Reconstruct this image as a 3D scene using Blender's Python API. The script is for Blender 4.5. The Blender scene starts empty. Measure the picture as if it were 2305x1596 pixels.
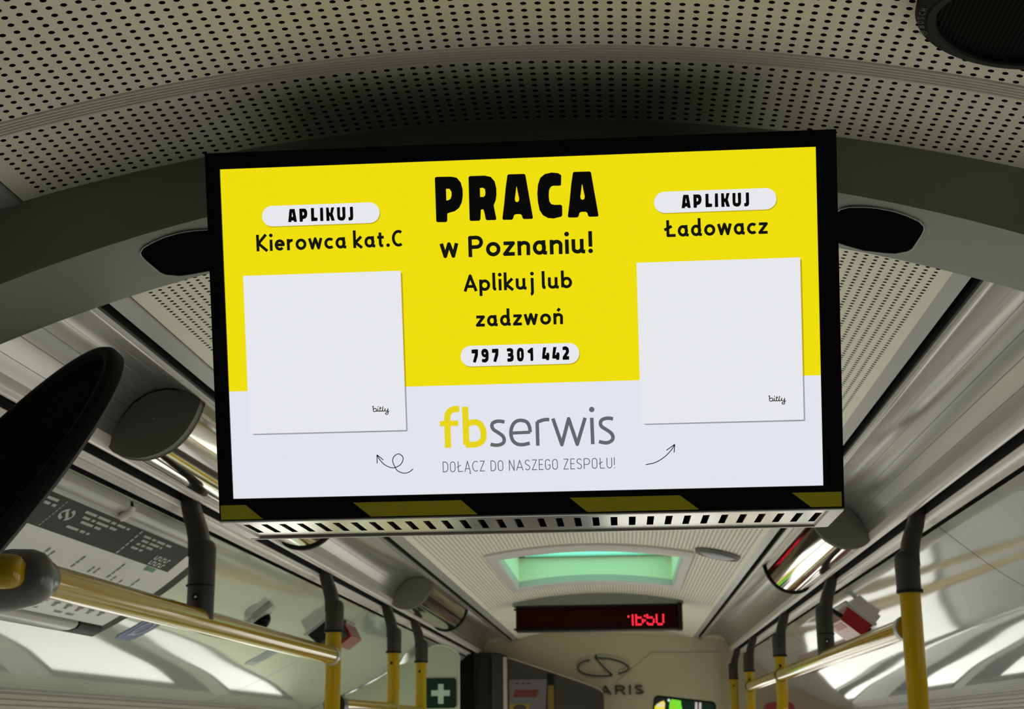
import bpy, bmesh, math
import numpy as np
from mathutils import Matrix, Vector
from mathutils.geometry import tessellate_polygon

SC = bpy.context.scene
COL = SC.collection
Z0 = 1.65            # camera height above the bus floor; all shapes below are given relative to the camera height
XC = -0.08           # centre line of the bus

# ------------------------------------------------------------------ camera
R = np.array([[0.99720034, -0.02871508, -0.06904295],
              [0.07402788, 0.24880377, 0.96572074],
              [-0.0105526, -0.96812816, 0.25023292]])
cd = bpy.data.cameras.new('camera'); cam = bpy.data.objects.new('camera', cd); COL.objects.link(cam)
mw = Matrix.Identity(4)
for i in range(3):
    mw[i][0] = R[i, 0]; mw[i][1] = -R[i, 1]; mw[i][2] = -R[i, 2]
mw[2][3] = Z0
cam.matrix_world = mw
cd.sensor_fit = 'HORIZONTAL'; cd.sensor_width = 36.0; cd.lens = 36.0 * 3307 / 2305
cd.clip_start = 0.02; cd.clip_end = 200
cd.dof.use_dof = True; cd.dof.focus_distance = 1.08; cd.dof.aperture_fstop = 30
SC.camera = cam

# ------------------------------------------------------------------ sky, exposure
SC.view_settings.view_transform = 'Standard'; SC.view_settings.look = 'None'
SC.view_settings.gamma = 1; SC.view_settings.exposure = 0.0
SC.view_settings.use_curve_mapping = False
SC.cycles.use_denoising = True
SC.cycles.max_bounces = 14; SC.cycles.diffuse_bounces = 6; SC.cycles.glossy_bounces = 6; SC.cycles.transparent_max_bounces = 12
SC.cycles.caustics_reflective = False; SC.cycles.caustics_refractive = False
SC.cycles.sample_clamp_indirect = 6.0
world = bpy.data.worlds.new('overcast_sky'); SC.world = world; world.use_nodes = True
wt = world.node_tree; wt.nodes.clear()
wo = wt.nodes.new('ShaderNodeOutputWorld'); wb = wt.nodes.new('ShaderNodeBackground')
tc = wt.nodes.new('ShaderNodeTexCoord'); sx = wt.nodes.new('ShaderNodeSeparateXYZ'); rp = wt.nodes.new('ShaderNodeValToRGB')
mr = wt.nodes.new('ShaderNodeMapRange'); mr.inputs[1].default_value = -1; mr.inputs[2].default_value = 1
wt.links.new(tc.outputs['Generated'], sx.inputs[0]); wt.links.new(sx.outputs[2], mr.inputs[0]); wt.links.new(mr.outputs[0], rp.inputs[0])
e = rp.color_ramp.elements
e[0].position = 0.0; e[0].color = (0.20, 0.20, 0.18, 1)
e[1].position = 1.0; e[1].color = (0.95, 1.0, 1.05, 1)
for p_, c_ in ((0.44, (0.26, 0.26, 0.24, 1)), (0.5, (0.42, 0.43, 0.41, 1)), (0.53, (0.95, 0.94, 0.90, 1))):
    n = e.new(p_); n.color = c_
wt.links.new(rp.outputs[0], wb.inputs[0]); wb.inputs[1].default_value = 8.8
wt.links.new(wb.outputs[0], wo.inputs[0])

# ------------------------------------------------------------------ materials
MATS = {}
def mat(name, col, rough=0.5, metal=0.0, emit=None, es=1.0, spec=0.5, coat=0.0, noise=0.0, nscale=300.0):
    if name in MATS: return MATS[name]
    m = bpy.data.materials.new(name); m.use_nodes = True
    nt = m.node_tree; b = nt.nodes['Principled BSDF']
    b.inputs['Base Color'].default_value = (*col, 1); b.inputs['Roughness'].default_value = rough
    b.inputs['Metallic'].default_value = metal; b.inputs['Specular IOR Level'].default_value = spec
    b.inputs['Coat Weight'].default_value = coat; b.inputs['Coat Roughness'].default_value = 0.05
    if emit is not None:
        b.inputs['Emission Color'].default_value = (*emit, 1); b.inputs['Emission Strength'].default_value = es
    if noise > 0:
        t = nt.nodes.new('ShaderNodeTexCoord'); nz = nt.nodes.new('ShaderNodeTexNoise'); nz.inputs['Scale'].default_value = nscale
        nz.inputs['Detail'].default_value = 3
        mx = nt.nodes.new('ShaderNodeMix'); mx.data_type = 'RGBA'
        mx.inputs[6].default_value = (*[c * (1 - noise) for c in col], 1); mx.inputs[7].default_value = (*[min(1, c * (1 + noise)) for c in col], 1)
        nt.links.new(t.outputs['Object'], nz.inputs['Vector']); nt.links.new(nz.outputs['Fac'], mx.inputs[0]); nt.links.new(mx.outputs[2], b.inputs['Base Color'])
    MATS[name] = m
    return m
def glassmat(name, tint, gloss=0.06):
    if name in MATS: return MATS[name]
    m = bpy.data.materials.new(name); m.use_nodes = True; nt = m.node_tree; nt.nodes.clear()
    o = nt.nodes.new('ShaderNodeOutputMaterial'); t = nt.nodes.new('ShaderNodeBsdfTransparent'); g = nt.nodes.new('ShaderNodeBsdfGlossy')
    t.inputs[0].default_value = (*tint, 1); g.inputs['Roughness'].default_value = 0.02
    mx = nt.nodes.new('ShaderNodeMixShader'); mx.inputs[0].default_value = gloss
    nt.links.new(t.outputs[0], mx.inputs[1]); nt.links.new(g.outputs[0], mx.inputs[2]); nt.links.new(mx.outputs[0], o.inputs[0])
    MATS[name] = m; return m

CEIL = mat('cream_perforated_sheet', (0.70, 0.675, 0.53), 0.5, spec=0.3, noise=0.05, nscale=40)
FLEECE_SHADE = mat('black_fleece_and_shade', (0.004, 0.004, 0.004), 0.95, spec=0.0)  # fleece black, reused as painted shade of the oval recesses
STRIP = mat('ribbed_grey_strip', (0.56, 0.51, 0.43), 0.45)
EDGE = mat('grey_aluminium_edge', (0.30, 0.295, 0.27), 0.32, spec=0.6)
BEADM = mat('pale_rounded_bead', (0.56, 0.53, 0.48), 0.28, spec=0.6)
DUCT = mat('satin_duct_panel', (0.37, 0.36, 0.33), 0.27, metal=0.8, spec=0.5)
DARKGAP = mat('black_gap_and_shade', (0.006, 0.006, 0.006), 0.8, spec=0.1)  # black of the gaps, also painted shade on their inner walls
BEAMM = mat('grey_green_beam', (0.195, 0.21, 0.168), 0.5, spec=0.3)
PANEL = mat('pale_green_gloss_panel', (0.40, 0.44, 0.35), 0.07, spec=0.6)
PANELR = mat('grey_gloss_panel', (0.37, 0.39, 0.37), 0.05, spec=0.9)
WALLM = mat('beige_header_strip', (0.40, 0.37, 0.31), 0.5)
WALLG = mat('grey_side_wall', (0.45, 0.45, 0.42), 0.6)
FLOORM = mat('grey_floor_covering', (0.36, 0.36, 0.35), 0.6, noise=0.4, nscale=120)
BULK = mat('cream_front_bulkhead', (0.47, 0.42, 0.28), 0.5, spec=0.3)
BULKS = mat('bulkhead_seam', (0.27, 0.25, 0.18), 0.6)
BLACK = mat('black_plastic', (0.003, 0.003, 0.003), 0.5, spec=0.08)
BLACKM = mat('matt_black_plastic', (0.009, 0.009, 0.008), 0.6, spec=0.12)
BLACKG = mat('black_gloss_cover', (0.002, 0.002, 0.002), 0.25, spec=0.05)
MESHB = mat('black_speaker_mesh', (0.006, 0.006, 0.005), 0.8, spec=0.05)
STEEL = mat('brushed_steel', (0.62, 0.60, 0.55), 0.22, metal=1.0)
CHROME = mat('polished_chrome', (0.72, 0.68, 0.58), 0.06, metal=1.0)
YEL = mat('yellow_pole_enamel', (0.35, 0.22, 0.002), 0.09, spec=0.38)
BRK = mat('brown_grey_bracket', (0.024, 0.021, 0.016), 0.42, spec=0.35)
CAPG = mat('grey_end_cap', (0.14, 0.14, 0.115), 0.6, spec=0.3)
HAZY = mat('hazard_yellow_tape', (0.36, 0.32, 0.006), 0.35)
WHITEP = mat('white_paper', (0.60, 0.60, 0.56), 0.5)
DKHEAD = mat('charcoal_print', (0.030, 0.032, 0.030), 0.6, spec=0.2)
LTXT = mat('pale_print', (0.36, 0.36, 0.34), 0.5)
DTXT = mat('grey_print', (0.13, 0.13, 0.13), 0.5)
GREENP = mat('green_print', (0.05, 0.20, 0.08), 0.5)
FRAMEM = mat('dark_board_frame', (0.03, 0.03, 0.027), 0.6, spec=0.15)
BLUE = mat('blue_sticker', (0.025, 0.04, 0.16), 0.4)
PBLUE = mat('pale_blue_sticker', (0.20, 0.24, 0.34), 0.3)
RED = mat('red_plastic', (0.22, 0.006, 0.008), 0.25)
REDW = mat('pale_red_label', (0.40, 0.16, 0.15), 0.4)
GREEN = mat('dark_green_sign', (0.003, 0.020, 0.008), 0.5, spec=0.2)
PGREEN = mat('pale_green_cross', (0.42, 0.50, 0.40), 0.5)
PART_ = mat('pale_green_partition', (0.40, 0.43, 0.29), 0.45)
LAV = mat('dark_grey_cab_panel', (0.045, 0.042, 0.037), 0.45, spec=0.2)
DOORG = mat('dark_brown_door', (0.016, 0.0135, 0.012), 0.5, spec=0.15)
LIGHTE = mat('light_edge_profile', (0.40, 0.36, 0.31), 0.4)
HATCHF = mat('hatch_frame_grey', (0.50, 0.48, 0.43), 0.45)
EMB = mat('dark_emblem', (0.05, 0.05, 0.03), 0.3)
EMBL = mat('light_emblem_body', (0.40, 0.37, 0.27), 0.25)
WIN = glassmat('tinted_window_glass', (0.92, 0.917, 0.905))

# display image
def em(name, srgb, k=1.0, rough=0.12, spec=0.12):
    lin = [((c / 255 + 0.055) / 1.055) ** 2.4 if c > 10 else c / 255 / 12.92 for c in srgb]
    return mat(name, (0.004, 0.004, 0.004), rough, emit=lin, es=k, spec=spec)
S_YEL = em('display_yellow', (239, 222, 12)); S_WHT = em('display_white', (226, 228, 238)); S_CARD = em('display_card_white', (230, 232, 236))
S_BLK = em('display_black', (5, 5, 4), rough=0.1, spec=0.2); S_DRK = em('display_dark_text', (18, 20, 10)); S_GRY = em('display_grey', (98, 103, 106)); S_LGR = em('display_thin_grey', (95, 97, 108))
S_FBY = em('display_logo_yellow', (230, 212, 30)); S_SHY = em('display_yellow_shade', (190, 165, 20)); S_SHW = em('display_grey_shade', (150, 152, 156))

# ------------------------------------------------------------------ mesh builder
ORG = {}
class MB:
    def __init__(s): s.v = []; s.f = []; s.m = []; s.n = 0
    def add(s, verts, faces, mi=0):
        k = s.n; s.v.extend([tuple(map(float, p)) for p in verts]); s.n += len(verts)
        s.f.extend([tuple(k + i for i in f) for f in faces]); s.m.extend([mi] * len(faces)); return s
    def box(s, a, b, mi=0, M=None, o=(0, 0, 0)):
        x0, y0, z0 = a; x1, y1, z1 = b
        V = [(x0, y0, z0), (x1, y0, z0), (x1, y1, z0), (x0, y1, z0), (x0, y0, z1), (x1, y0, z1), (x1, y1, z1), (x0, y1, z1)]
        if M is not None: V = [np.array(o) + np.asarray(M) @ np.array(p) for p in V]
        return s.add(V, [(0, 3, 2, 1), (4, 5, 6, 7), (0, 1, 5, 4), (1, 2, 6, 5), (2, 3, 7, 6), (3, 0, 4, 7)], mi)
    def sweep(s, path, prof, scale=None, caps=True, mi=0, up=(0, 1, 0), closed=True):
        P = [np.array(p, float) for p in path]; n = len(P); rings = []; u0 = np.array(up, float)
        for i in range(n):
            t = P[min(i + 1, n - 1)] - P[max(i - 1, 0)]; t /= np.linalg.norm(t)
            a = u0 - u0.dot(t) * t
            if np.linalg.norm(a) < 1e-6: a = np.cross(t, (1, 0.3, 0.2))
            a /= np.linalg.norm(a); b = np.cross(t, a); u0 = a
            sc = 1.0 if scale is None else scale[i]
            sa, sb = (sc, sc) if np.isscalar(sc) else sc
            rings.append([P[i] + a * q[0] * sa + b * q[1] * sb for q in prof])
        k = len(prof); V = [p for r in rings for p in r]; F = []
        for i in range(n - 1):
            for j in range(k if closed else k - 1):
                j2 = (j + 1) % k; F.append((i * k + j, i * k + j2, (i + 1) * k + j2, (i + 1) * k + j))
        if caps and closed: F.append(tuple(range(k - 1, -1, -1))); F.append(tuple((n - 1) * k + j for j in range(k)))
        return s.add(V, F, mi)
    def tube(s, path, r, n=20, caps=True, mi=0, scale=None, up=(0, 1, 0)):
        return s.sweep(path, [(r * math.cos(2 * math.pi * i / n), r * math.sin(2 * math.pi * i / n)) for i in range(n)], scale, caps, mi, up)
    def extrudeY(s, prof, y0, y1, mi=0, closed=False, n=1):
        k = len(prof); V = []
        for i in range(n + 1):
            y = y0 + (y1 - y0) * i / n
            V += [(p[0], y, p[1]) for p in prof]
        F = []
        for i in range(n):
            for j in range(k if closed else k - 1):
                j2 = (j + 1) % k; F.append((i * k + j, i * k + j2, (i + 1) * k + j2, (i + 1) * k + j))
        if closed: F.append(tuple(range(k))); F.append(tuple(n * k + j for j in range(k - 1, -1, -1)))
        return s.add(V, F, mi)
    def lathe(s, prof, o, ax, n=40, mi=0):
        # prof: (radius, height) along axis ax from o
        ax = np.array(ax, float); ax /= np.linalg.norm(ax); a = np.cross(ax, (0.12, 0.9, 0.3)); a /= np.linalg.norm(a); b = np.cross(ax, a); o = np.array(o, float)
        V = []; k = len(prof)
        for i in range(n):
            c, d = math.cos(2 * math.pi * i / n), math.sin(2 * math.pi * i / n)
            V += [o + (a * c + b * d) * r + ax * h for r, h in prof]
        F = []
        for i in range(n):
            i2 = (i + 1) % n
            for j in range(k - 1): F.append((i * k + j, i2 * k + j, i2 * k + j + 1, i * k + j + 1))
        return s.add(V, F, mi)
    def poly(s, pts, fn, holes=(), mi=0):
        loops = [list(pts)] + [list(h) for h in holes]
        tri = tessellate_polygon([[Vector((p[0], p[1], 0)) for p in l] for l in loops])
        flat = [p for l in loops for p in l]
        return s.add([fn(*p) for p in flat], tri, mi)
    def prism(s, pts, fn, h, mi=0):
        # fn(u, v, w): polygon extruded over w = 0..h
        n = len(pts); tri = tessellate_polygon([[Vector((p[0], p[1], 0)) for p in pts]])
        s.add([fn(p[0], p[1], 0) for p in pts] + [fn(p[0], p[1], h) for p in pts],
              [t for t in tri] + [tuple(n + i for i in reversed(t)) for t in tri] + [(i, (i + 1) % n, n + (i + 1) % n, n + i) for i in range(n)], mi)
        return s
    def build(s, name, mats, parent=None, smooth=False, angle=40):
        me = bpy.data.meshes.new(name)
        if not isinstance(mats, (list, tuple)): mats = [mats]
        o = ORG.get(parent.name, (0, 0, 0)) if parent is not None else (0, 0, 0)
        off = np.array([-o[0], -o[1], Z0 - o[2] - (0 if parent is None else 0)])
        V = np.array(s.v) + off
        me.from_pydata(V.tolist(), [], s.f); 
        for m in mats: me.materials.append(m)
        me.polygons.foreach_set('material_index', s.m)
        me.update()
        ob = bpy.data.objects.new(name, me); COL.objects.link(ob)
        if parent is not None:
            ob.parent = parent; ORG[ob.name] = o
        if smooth:
            bm = bmesh.new(); bm.from_mesh(me); bmesh.ops.remove_doubles(bm, verts=bm.verts, dist=1e-6); bmesh.ops.recalc_face_normals(bm, faces=bm.faces)
            for f in bm.faces: f.smooth = True
            for ed in bm.edges:
                if len(ed.link_faces) == 2 and ed.calc_face_angle(0) > math.radians(angle): ed.smooth = False
            bm.to_mesh(me); bm.free()
        return ob
def tag(o, label, cat, group=None):
    o['label'] = label; o['category'] = cat
    if group: o['group'] = group
    return o
def thing(name, label, cat, loc, group=None):
    o = bpy.data.objects.new(name, None); COL.objects.link(o); o.empty_display_size = 0.05
    w = (loc[0], loc[1], loc[2] + Z0); o.location = w; ORG[o.name] = w
    return tag(o, label, cat, group)
def struct(o): o['kind'] = 'structure'; return o
def lab(o, t): o['label'] = t; return o

def spline(pts, n=6):
    P = [np.array(p, float) for p in pts]; P = [2 * P[0] - P[1]] + P + [2 * P[-1] - P[-2]]; out = []
    for i in range(1, len(P) - 2):
        for k in range(n):
            t = k / n
            out.append(0.5 * ((2 * P[i]) + (-P[i - 1] + P[i + 1]) * t + (2 * P[i - 1] - 5 * P[i] + 4 * P[i + 1] - P[i + 2]) * t * t + (-P[i - 1] + 3 * P[i] - 3 * P[i + 1] + P[i + 2]) * t ** 3))
    out.append(P[-2]); return out

# ------------------------------------------------------------------ ceiling arc
CK, CZ, CXC = 0.3324, 0.4916, -0.086
def zceil(x): return CZ - CK * (x - CXC) ** 2
_xs = np.linspace(-0.8, 0.8, 4001); _u = 2 * CK * _xs; _s = (_u * np.sqrt(1 + _u * _u) + np.arcsinh(_u)) / (4 * CK)
def s2x(s): return CXC + np.interp(s, _s, _xs)
def x2s(x): return np.interp(np.asarray(x) - CXC, _xs, _s)
X_L, X_R = -0.4905, 0.3335        # edges of the perforated sheet
S_L, S_R = float(x2s(X_L)), float(x2s(X_R))

def perforated(name, blocks, lo, hi, cut=None, parent=None):
    """sheet with true round holes; blocks = [(row centres, row pitch, sides of the hole)]; lo/hi = sheet ends in y"""
    DS = 0.01; cols = np.arange(-39, 42) * DS + 0.0003
    V = []; F = []; base = 0
    for rows, DY, ns in blocks:
        ss, yy = np.meshgrid(cols, rows); ss = ss.ravel(); yy = yy.ravel()
        solid = None
        if cut is not None:
            xx = s2x(ss); drop = cut(xx, yy); ss, yy = ss[~drop], yy[~drop]
        n = len(ss)
        if ns == 8: outer = np.array([(1, 0), (1, 1), (0, 1), (-1, 1), (-1, 0), (-1, -1), (0, -1), (1, -1)], float); rr = 0.00235
        else: outer = np.array([(1, 1), (-1, 1), (-1, -1), (1, -1)], float); rr = 0.0027
        k = len(outer); ang = np.arctan2(outer[:, 1], outer[:, 0]); inner = np.c_[np.cos(ang), np.sin(ang)] * rr
        o = outer * np.array([DS / 2, DY / 2])
        sv = np.concatenate([ss[:, None] + o[None, :, 0], ss[:, None] + inner[None, :, 0]], 1)
        yv = np.concatenate([yy[:, None] + o[None, :, 1], yy[:, None] + inner[None, :, 1]], 1)
        xv = s2x(sv); V.append(np.stack([xv, yv, zceil(xv)], 2).reshape(-1, 3))
        q = np.array([(i, (i + 1) % k, k + (i + 1) % k, k + i) for i in range(k)])
        F.append((base + np.arange(n)[:, None, None] * 2 * k + q[None]).reshape(-1, 4)); base += n * 2 * k
    # plain margins
    y_a = min(b[0].min() - b[1] / 2 for b in blocks); y_b = max(b[0].max() + b[1] / 2 for b in blocks)
    def patch(s0, s1, y0, y1):
        nonlocal base
        if y1 - y0 < 1e-5 or s1 - s0 < 1e-5: return
        g = np.linspace(s0, s1, max(2, int((s1 - s0) / 0.03) + 2)); x = s2x(g); m = len(g)
        V.append(np.concatenate([np.c_[x, np.full(m, y0), zceil(x)], np.c_[x, np.full(m, y1), zceil(x)]]))
        i = np.arange(m - 1); F.append(np.c_[i, i + 1, m + i + 1, m + i] + base); base += 2 * m
    sl, sr = cols[0] - DS / 2, cols[-1] + DS / 2
    patch(S_L, sl, lo, hi); patch(sr, S_R, lo, hi); patch(sl, sr, lo, y_a); patch(sl, sr, y_b, hi)
    V = np.concatenate(V); F = np.concatenate(F); V[:, 2] += Z0
    me = bpy.data.meshes.new(name); me.vertices.add(len(V)); me.vertices.foreach_set('co', V.ravel())
    me.loops.add(F.size); me.loops.foreach_set('vertex_index', F.ravel().astype(np.int32))
    me.polygons.add(len(F)); me.polygons.foreach_set('loop_start', np.arange(0, F.size, 4, dtype=np.int32))
    me.update(calc_edges=True); me.validate(); me.materials.append(CEIL)
    ob = bpy.data.objects.new(name, me); COL.objects.link(ob)
    return ob

HX0, HX1, HY0, HY1 = -0.360, 0.198, 3.93, 4.94       # outer edge of the roof hatch frame
def in_hatch(x, y): return (x > HX0 + 0.012) & (x < HX1 - 0.012) & (y > HY0 + 0.012) & (y < HY1 - 0.012)
rowsA = 0.8545 + 0.0101 * np.arange(-24, 14)
struct(perforated('ceiling', [(rowsA, 0.0101, 8)], 0.55, 0.9895))
rowsB = 1.0178 + 0.01018 * np.arange(0, 12)
struct(perforated('ceiling', [(rowsB, 0.01018, 8)], 1.011, 1.16))
rC1 = 1.28 + 0.0101 * np.arange(0, 100); rC2 = rC1[-1] + 0.0101 * np.arange(1, 305)
struct(perforated('ceiling', [(rC1, 0.0101, 8), (rC2, 0.0101, 4)], 1.262, 5.38, cut=in_hatch))
def arcstrip(x0, x1, dz, n=40): return [(x, zceil(x) + dz) for x in np.linspace(x0, x1, n)]
# the fleece above the holes, kept clear of the hatch shaft
b = MB()
b.extrudeY(arcstrip(X_L - .002, X_R + .002, 0.007), 0.5, HY0 + .03)
b.extrudeY(arcstrip(X_L - .002, HX0 + .03, 0.007, 8), HY0 + .03, HY1 - .03); b.extrudeY(arcstrip(HX1 - .03, X_R + .002, 0.007, 8), HY0 + .03, HY1 - .03)
b.extrudeY(arcstrip(X_L - .002, X_R + .002, 0.007), HY1 - .03, 5.4)
struct(b.build('ceiling_backing', FLEECE_SHADE, smooth=True))
# plain ceiling behind the camera and beyond the clock
b = MB(); b.extrudeY(arcstrip(X_L, X_R, 0), -3.0, 0.55); b.extrudeY(arcstrip(X_L, X_R, 0.0), 5.38, 7.14)
struct(b.build('ceiling', CEIL, smooth=True))
# ribbed joint strip
b = MB(); prof = []
w0, w1 = 0.9895, 1.0112
N = 5; pw = (w1 - w0) / N; prof = [(w0, .0004)]
for i in range(N):
    y = w0 + i * pw; prof += [(y + .0001, -.0004), (y + .0007, -.0016), (y + pw * .45, -.0020), (y + pw - .0016, -.0016), (y + pw - .0011, -.0006), (y + pw - .0010, .0026), (y + pw - .0001, .0026)]
prof[-1] = (w1 - .0001, -.0004); prof.append((w1, .0004))
xs = np.linspace(X_L, X_R, 70); V = []; F = []
for x in xs:
    for y, dz in prof: V.append((x, y, zceil(x) + dz))
k = len(prof)
for i in range(len(xs) - 1):
    for j in range(k - 1): F.append((i * k + j, i * k + j + 1, (i + 1) * k + j + 1, (i + 1) * k + j))
b.add(V, F); struct(b.build('trim_1', STRIP, smooth=True, angle=25))

# ------------------------------------------------------------------ sides: edge trim, air duct, channel, bead, upper panel, wall
DUCTP = [(.444, .4255), (.449, .4225), (.455, .4235), (.461, .4295), (.472, .4375), (.492, .4455), (.513, .4485), (.535, .4445), (.556, .431), (.573, .408), (.583, .386)]
LIPP = [(.583, .386), (.584, .376), (.587, .3705), (.592, .3685), (.597, .3695), (.600, .374), (.6005, .400)]
PANELP = [(.6495, .3500), (.672, .331), (.706, .3025), (.750, .268), (.790, .2415), (.832, .2150), (.880, .190), (.930, .1655), (.977, .145), (1.03, .1235), (1.09, .101), (1.121, .093)]
PS = spline(PANELP, 6)
_pd = np.array([p[0] for p in PS]); _pz = np.array([p[1] for p in PS])
def pz(d): return float(np.interp(d, _pd, _pz))
def pt(sg, d, y, off=0.0):
    """a point on the upper side panel, off = height of it towards the cabin"""
    e_ = 0.01; t = np.array([2 * e_, pz(d + e_) - pz(d - e_)]); t /= np.linalg.norm(t); nrm = np.array([t[1], -t[0]])
    return (XC + sg * (d + nrm[0] * off), y, pz(d) + nrm[1] * off)
YA, YB = -3.0, 7.13
for sg, nm in ((-1, 'left'), (1, 'right')):
    X = lambda L: [(XC + sg * d, z) for d, z in L]
    b = MB(); b.extrudeY(X([(.4115, .4372), (.4120, .4345), (.433, .4305), (.434, .4345), (.434, .446)]), YA, YB)
    struct(b.build('trim_2' if sg < 0 else 'trim_3', EDGE, smooth=True))
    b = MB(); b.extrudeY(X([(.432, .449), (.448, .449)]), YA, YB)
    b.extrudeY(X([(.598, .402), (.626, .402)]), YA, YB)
    b.extrudeY(X([(.4436, .4295), (.4436, .449)]), YA, YB); b.extrudeY(X([(.6232, .3695), (.6232, .402)]), YA, YB)  # dark strips over pale inner walls, standing in for shade in the gaps
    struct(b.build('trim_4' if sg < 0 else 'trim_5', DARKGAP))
    dp = spline(DUCTP, 5); out = []
    grooves = [.500, .524, .546, .562, .5755]
    for i, p in enumerate(dp):
        out.append(p)
        if i + 1 < len(dp):
            for g in grooves:
                if p[0] <= g < dp[i + 1][0]:
                    t = (g - p[0]) / (dp[i + 1][0] - p[0]); q = p + (dp[i + 1] - p) * t
                    d_ = (dp[i + 1] - p); d_ /= np.linalg.norm(d_); nrm = np.array([-d_[1], d_[0]])
                    out += [q - d_ * .0006, q + nrm * .0008, q + d_ * .0006]
    b = MB(); b.extrudeY(X([(.444, .449)] + [tuple(p) for p in out]), YA, YB)
    dct = struct(b.build('air_duct_' + nm, DUCT, smooth=True, angle=30))
    b = MB(); b.extrudeY(X([tuple(p) for p in spline(LIPP, 4)]), YA, YB); struct(b.build('lip', BEADM, dct, smooth=True))
    b = MB(); b.extrudeY(X([tuple(p) for p in spline([(.624, .402), (.6235, .372), (.626, .3655), (.631, .363), (.637, .3625), (.642, .3585), (.645, .3555), (.6455, .362)], 4)]), YA, YB)
    struct(b.build('trim_6' if sg < 0 else 'trim_7', BEADM, smooth=True))
    # upper side panels in lengths with a fine joint between them
    cuts = [YA, 1.62 if sg < 0 else 1.30, 4.213 if sg < 0 else 2.665, 5.58 if sg < 0 else 5.30, YB]
    for a_, c_ in zip(cuts[:-1], cuts[1:]):
        b = MB(); b.extrudeY(X([tuple(p) for p in PS]), a_ + .002, c_ - .002, n=4); struct(b.build('wall_panel_' + nm, PANEL if sg < 0 else PANELR, smooth=True))
    b = MB(); b.extrudeY([(XC + sg * (d + .004), z + .004) for d, z in PS], YA, YB); struct(b.build('panel_backing_' + nm, DARKGAP, smooth=True))
    # header strip over the windows, wall and windows
    b = MB(); hp = [(1.121, .094), (1.118, .088)]
    for i in range(5): z = .086 - i * .011; hp += [(1.116, z), (1.116, z - .007), (1.119, z - .009)]
    hp += [(1.119, .028), (1.16, .028)]
    b.extrudeY(X(hp), YA, YB); struct(b.build('trim_8' if sg < 0 else 'trim_9', WALLM, smooth=True, angle=25))
    WY = [(1.55, 2.95), (3.2, 4.45), (4.7, 5.9), (6.15, 7.0), (7.25, 8.45)] if sg < 0 else [(.35, 1.20), (1.45, 2.25), (2.45, 3.55), (3.75, 4.85), (5.05, 6.25), (7.25, 8.45)]
    ZT, ZB = .03, -1.0; xw = XC + sg * 1.12
    WYS = WY
    b = MB(); x0, x1 = sorted((xw, xw + sg * .05))
    b.box((x0, YA, -Z0), (x1, 8.66, ZB)); b.box((x0, YA, ZT), (x1, YB, .14)); b.box((x0, YB, ZT), (x1, 8.66, .24))
    yy = [YA] + [v for w in WYS for v in w] + [8.66]
    for i in range(0, len(yy), 2): b.box((x0, yy[i], ZB), (x1, yy[i + 1], ZT))
    struct(b.build('wall_' + nm, WALLG))
    for i, (a_, c_) in enumerate(WYS):
        f = MB(); t = .025; xf0, xf1 = sorted((xw - sg * .004, xw + sg * .052))
        f.box((xf0, a_, ZB), (xf1, a_ + t, ZT)); f.box((xf0, c_ - t, ZB), (xf1, c_, ZT)); f.box((xf0, a_, ZB), (xf1, c_, ZB + t)); f.box((xf0, a_, ZT - t), (xf1, c_, ZT))
        wn = struct(f.build('window_%d' % (i + 1 + (0 if sg < 0 else 9)), BLACKM))
        g = MB(); xg = xw + sg * .03; g.box((min(xg, xg + sg * .006), a_ + t, ZB + t), (max(xg, xg + sg * .006), c_ - t, ZT - t)); struct(g.build('pane', WIN, wn))
        L = bpy.data.lights.new('window_portal', 'AREA'); L.shape = 'RECTANGLE'; L.size = c_ - a_; L.size_y = ZT - ZB; L.cycles.is_portal = True
        lo = bpy.data.objects.new('window_portal', L); COL.objects.link(lo); lo.location = (xw + sg * .06, (a_ + c_) / 2, Z0 + (ZT + ZB) / 2)
        lo.rotation_euler = (math.pi / 2, 0, sg * math.pi / 2)
b = MB(); b.box((XC - 1.17, YA, -Z0 - .02), (XC + 1.17, 8.66, -Z0)); struct(b.build('floor', FLOORM))
b = MB(); b.box((XC - 1.2, YA - .05, -Z0), (XC + 1.2, YA, .6)); struct(b.build('wall_back', WALLG))
# outer roof skin so that no sky leaks in above the ceiling
b = MB(); b.extrudeY([(XC - 1.17, .10), (XC - 1.12, .45), (XC - .9, .66), (XC - .42, .69)], YA, 7.6); b.extrudeY([(XC + .42, .69), (XC + .9, .66), (XC + 1.12, .45), (XC + 1.17, .10)], YA, 7.6)
b.extrudeY([(XC - .42, .69), (XC + .42, .69)], YA, HY0); b.extrudeY([(XC - .42, .69), (XC + .42, .69)], HY1, 7.6)
b.extrudeY([(XC - .42, .69), (HX0, .69)], HY0, HY1); b.extrudeY([(HX1, .69), (XC + .42, .69)], HY0, HY1)
struct(b.build('roof_shell', WALLG))

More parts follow.
